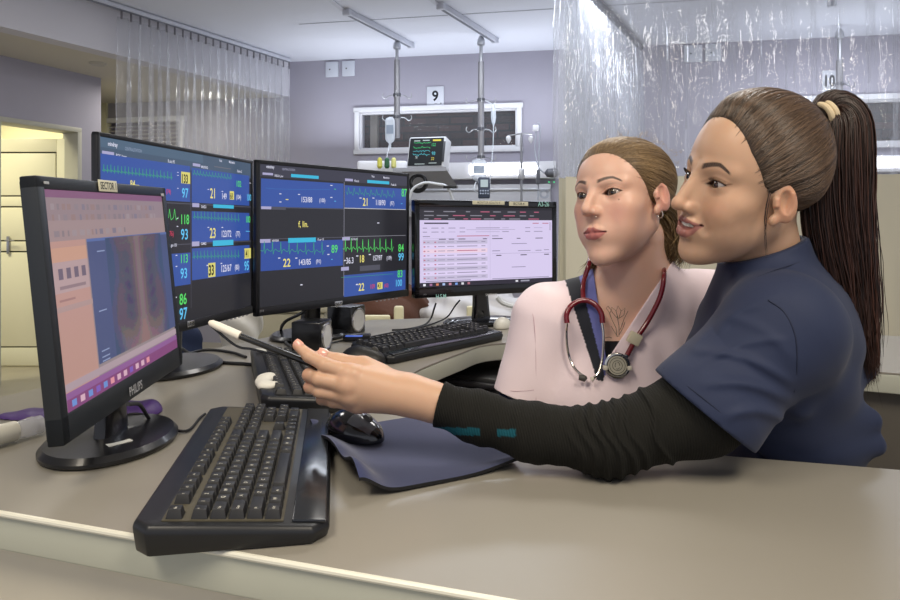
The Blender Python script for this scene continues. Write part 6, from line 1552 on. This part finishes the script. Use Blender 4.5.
    # syringe-like tube with clear cap at the far left
    a, b = QZ(-22, 440, DESK+.018), QZ(38, 425, DESK+.016); d = (b-a).normalized(); T = thing('tube_bottle', 'white tube with clear plastic cap lying at the left end of the counter', 'tube', a)
    m = MB(); m.tube([a, a+(b-a)*.60], .0145, mt('tube_white', 'd6d2c4', .4), n=24); part(m, 'tube', T)
    m = MB(); q = a+(b-a)*.60; m.tube([q, q+(b-a)*.12, q+(b-a)*.30, b], [.0125, .0135, .0150, .0110], mt('clear_cap', 'dcdce0', .08, alpha=.42, coat=.6), n=24); m.tube([b-(b-a)*.1, b+d*.004], .0135, mt('clear_cap'), n=24); part(m, 'cap', T, label='clear cap')
    V, Fa = netmesh(lambda q: np.maximum(ell(q, tuple(QZ(30, 416, DESK)), (.05, .03, .010))-wrink(q, [(60, 40, 30), (90, 20, 60)], .003, 6), DESK+.0003-q[:, 2]), (-.80, .98, DESK-.01), (-.58, 1.16, DESK+.04), .003)
    tag(npobj('glove', V, Fa, mt('purple_nitrile', '4a2f6e', .5)), 'crumpled purple glove behind the white tube', 'glove')
    c = QZ(133, 414, DESK); V, Fa = netmesh(lambda q: np.maximum(ell(q, (c.x, c.y, DESK), (.045, .04, .024))-wrink(q, [(60, 40, 30), (90, 20, 60)], .004, 8), DESK+.0003-q[:, 2]), (c.x-.07, c.y-.07, DESK-.01), (c.x+.07, c.y+.07, DESK+.05), .003)
    tag(npobj('glove', V, Fa, mt('purple_nitrile')), 'crumpled purple glove under the bottom edge of the SECTOR 1 screen', 'glove')
    k = MB(); k.box(QZ(150, 386, DESK+.05), (.03, .004, .02), mt('label_cream', 'd9d4b8', .6), rot=Rz(R(60)).to_3x3()); 
    # cables
    z = DESK+.004
    cable([QZ(128, 404, z+.09), QZ(140, 405, z+.05), QZ(150, 420, z+.01), QZ(160, 427, z), QZ(176, 433, z)], 'black cable dropping behind the SECTOR 1 screen to its base')
    cable([QZ(112, 418, z+.01), QZ(140, 414, z+.012), QZ(160, 425, z), QZ(186, 431, z), QZ(200, 418, z), QZ(205, 414, z)], 'thin black cable curving from the X-ray screen to the near keyboard', .0022)
    cable([QZ(176, 345, z+.02), QZ(195, 356, z), QZ(220, 362, z), QZ(245, 364, z), QZ(262, 366, z)], 'black cable running past the round base to the taped keyboard', .004)
    cable([QZ(180, 356, z), QZ(205, 350, z), QZ(230, 352, z), QZ(246, 357, z)], 'upper black cable crossing the worktop behind the round base', .0035)
    cable([Q(309, 309, 1.86), Q(298, 315, 1.78), Q(285, 322, 1.75), QZ(281, 331, z+.01), QZ(286, 343, z), QZ(300, 352, z)], 'thick black cable looping down left of the nearer speaker', .0045)
    cable([QZ(331, 343, z), QZ(345, 340, z), QZ(360, 339, z), QZ(385, 334, z), QZ(400, 331, z)], 'thin black cable between the two speakers and the far keyboard', .0025)
    cable([Q(436, 303, 2.10), Q(434, 309, 2.1), QZ(431, 318, z+.01), QZ(424, 325, z), QZ(408, 329, z), QZ(392, 330, z)], 'black cable with plug falling from the left of the document screen', .003)
    cable([Q(460, 300, 2.1), Q(455, 306, 2.1), QZ(447, 317, z+.01), QZ(432, 324, z), QZ(412, 329.5, z), QZ(396, 333, z)], 'black cable sagging from the middle of the document screen', .0026)
    m = MB(); m.tube(bez([QZ(446, 325, z+.006), QZ(455, 321, z+.01), QZ(468, 320, z+.01), QZ(474, 322, z+.006)], 6), .006, mt('gloss_black', '0a0a0c', .08, coat=.6)); tag(m.build('folded_glasses', loc=QZ(446, 325, DESK)), 'thin dark folded arm lying beside the document screen foot', 'glasses')
    tube_thing('white_hose', [Q(497, 297, 3.0), Q(503, 303, 3.0), Q(515, 306, 3.0), Q(530, 303, 3.0), Q(545, 296, 3.0)], .012, mt('hose_white', 'cdd0d2', .4), 'white corrugated hose under the document screen', 'hose')
PEOPLE = True
# ================================================================ light, camera, go
def area(loc, rot, sx, sy, e, col, name='ceiling_and_fill_light', spread=180):
    l = bpy.data.lights.new(name, 'AREA'); l.shape = 'RECTANGLE'; l.size = sx; l.size_y = sy; l.energy = e; l.color = col; l.spread = R(spread)
    o = bpy.data.objects.new(name, l); COL.objects.link(o); o.location = loc; o.rotation_euler = [R(a) for a in rot]; return o
def lights():
    warm = (1, .90, .74); cool = (.86, .91, 1)
    area((-.9, -.3, 2.78), (0, 0, 0), .6, 1.2, 36, warm)
    area((.9, -.5, 2.78), (0, 0, 0), .6, 1.2, 50, warm)
    area((.5, 2.3, 2.78), (0, 0, 0), 1.2, .6, 26, (1, .96, .90))
    area((.2, 4.6, 2.76), (0, 0, 0), 2.6, .5, 42, cool)
    area((3.0, 4.7, 2.76), (0, 0, 0), 1.6, .5, 22, cool)
    area((-4.15, 4.45, 2.40), (0, 0, 0), .5, .5, 34, (1, .93, .66))
    area((-4.3, 6.2, 2.40), (0, 0, 0), .9, .4, 24, (1, .93, .66))
    area((-2.6, 5.9, 2.42), (0, 0, 0), .4, .4, 9, (1, .95, .85))
    for x, y in ((-.8, 5.95), (.7, 5.65), (3.2, 5.2)): area((x, y-.05, 1.95), (180, 0, -10), 1.3, .2, 8, cool, 'bedhead_uplight')
    area((-1.7, 2.6, 2.78), (0, 0, 0), .6, .6, 14, (1, .97, .93))  # added unseen fill, brightens the beam and left wall
    w = bpy.data.worlds.new('world'); SC.world = w; w.use_nodes = True; b = w.node_tree.nodes['Background']; b.inputs[0].default_value = (.80, .83, .95, 1); b.inputs[1].default_value = .75
    SC.view_settings.exposure = 0.0
room(); background(); curtains(); counter(); monitors(); desk_things()
if PEOPLE:
    fr1, body1, _px = woman_pink(); stethoscope(lambda p: body1(p)-.012); woman_navy()
lights(); setcam()
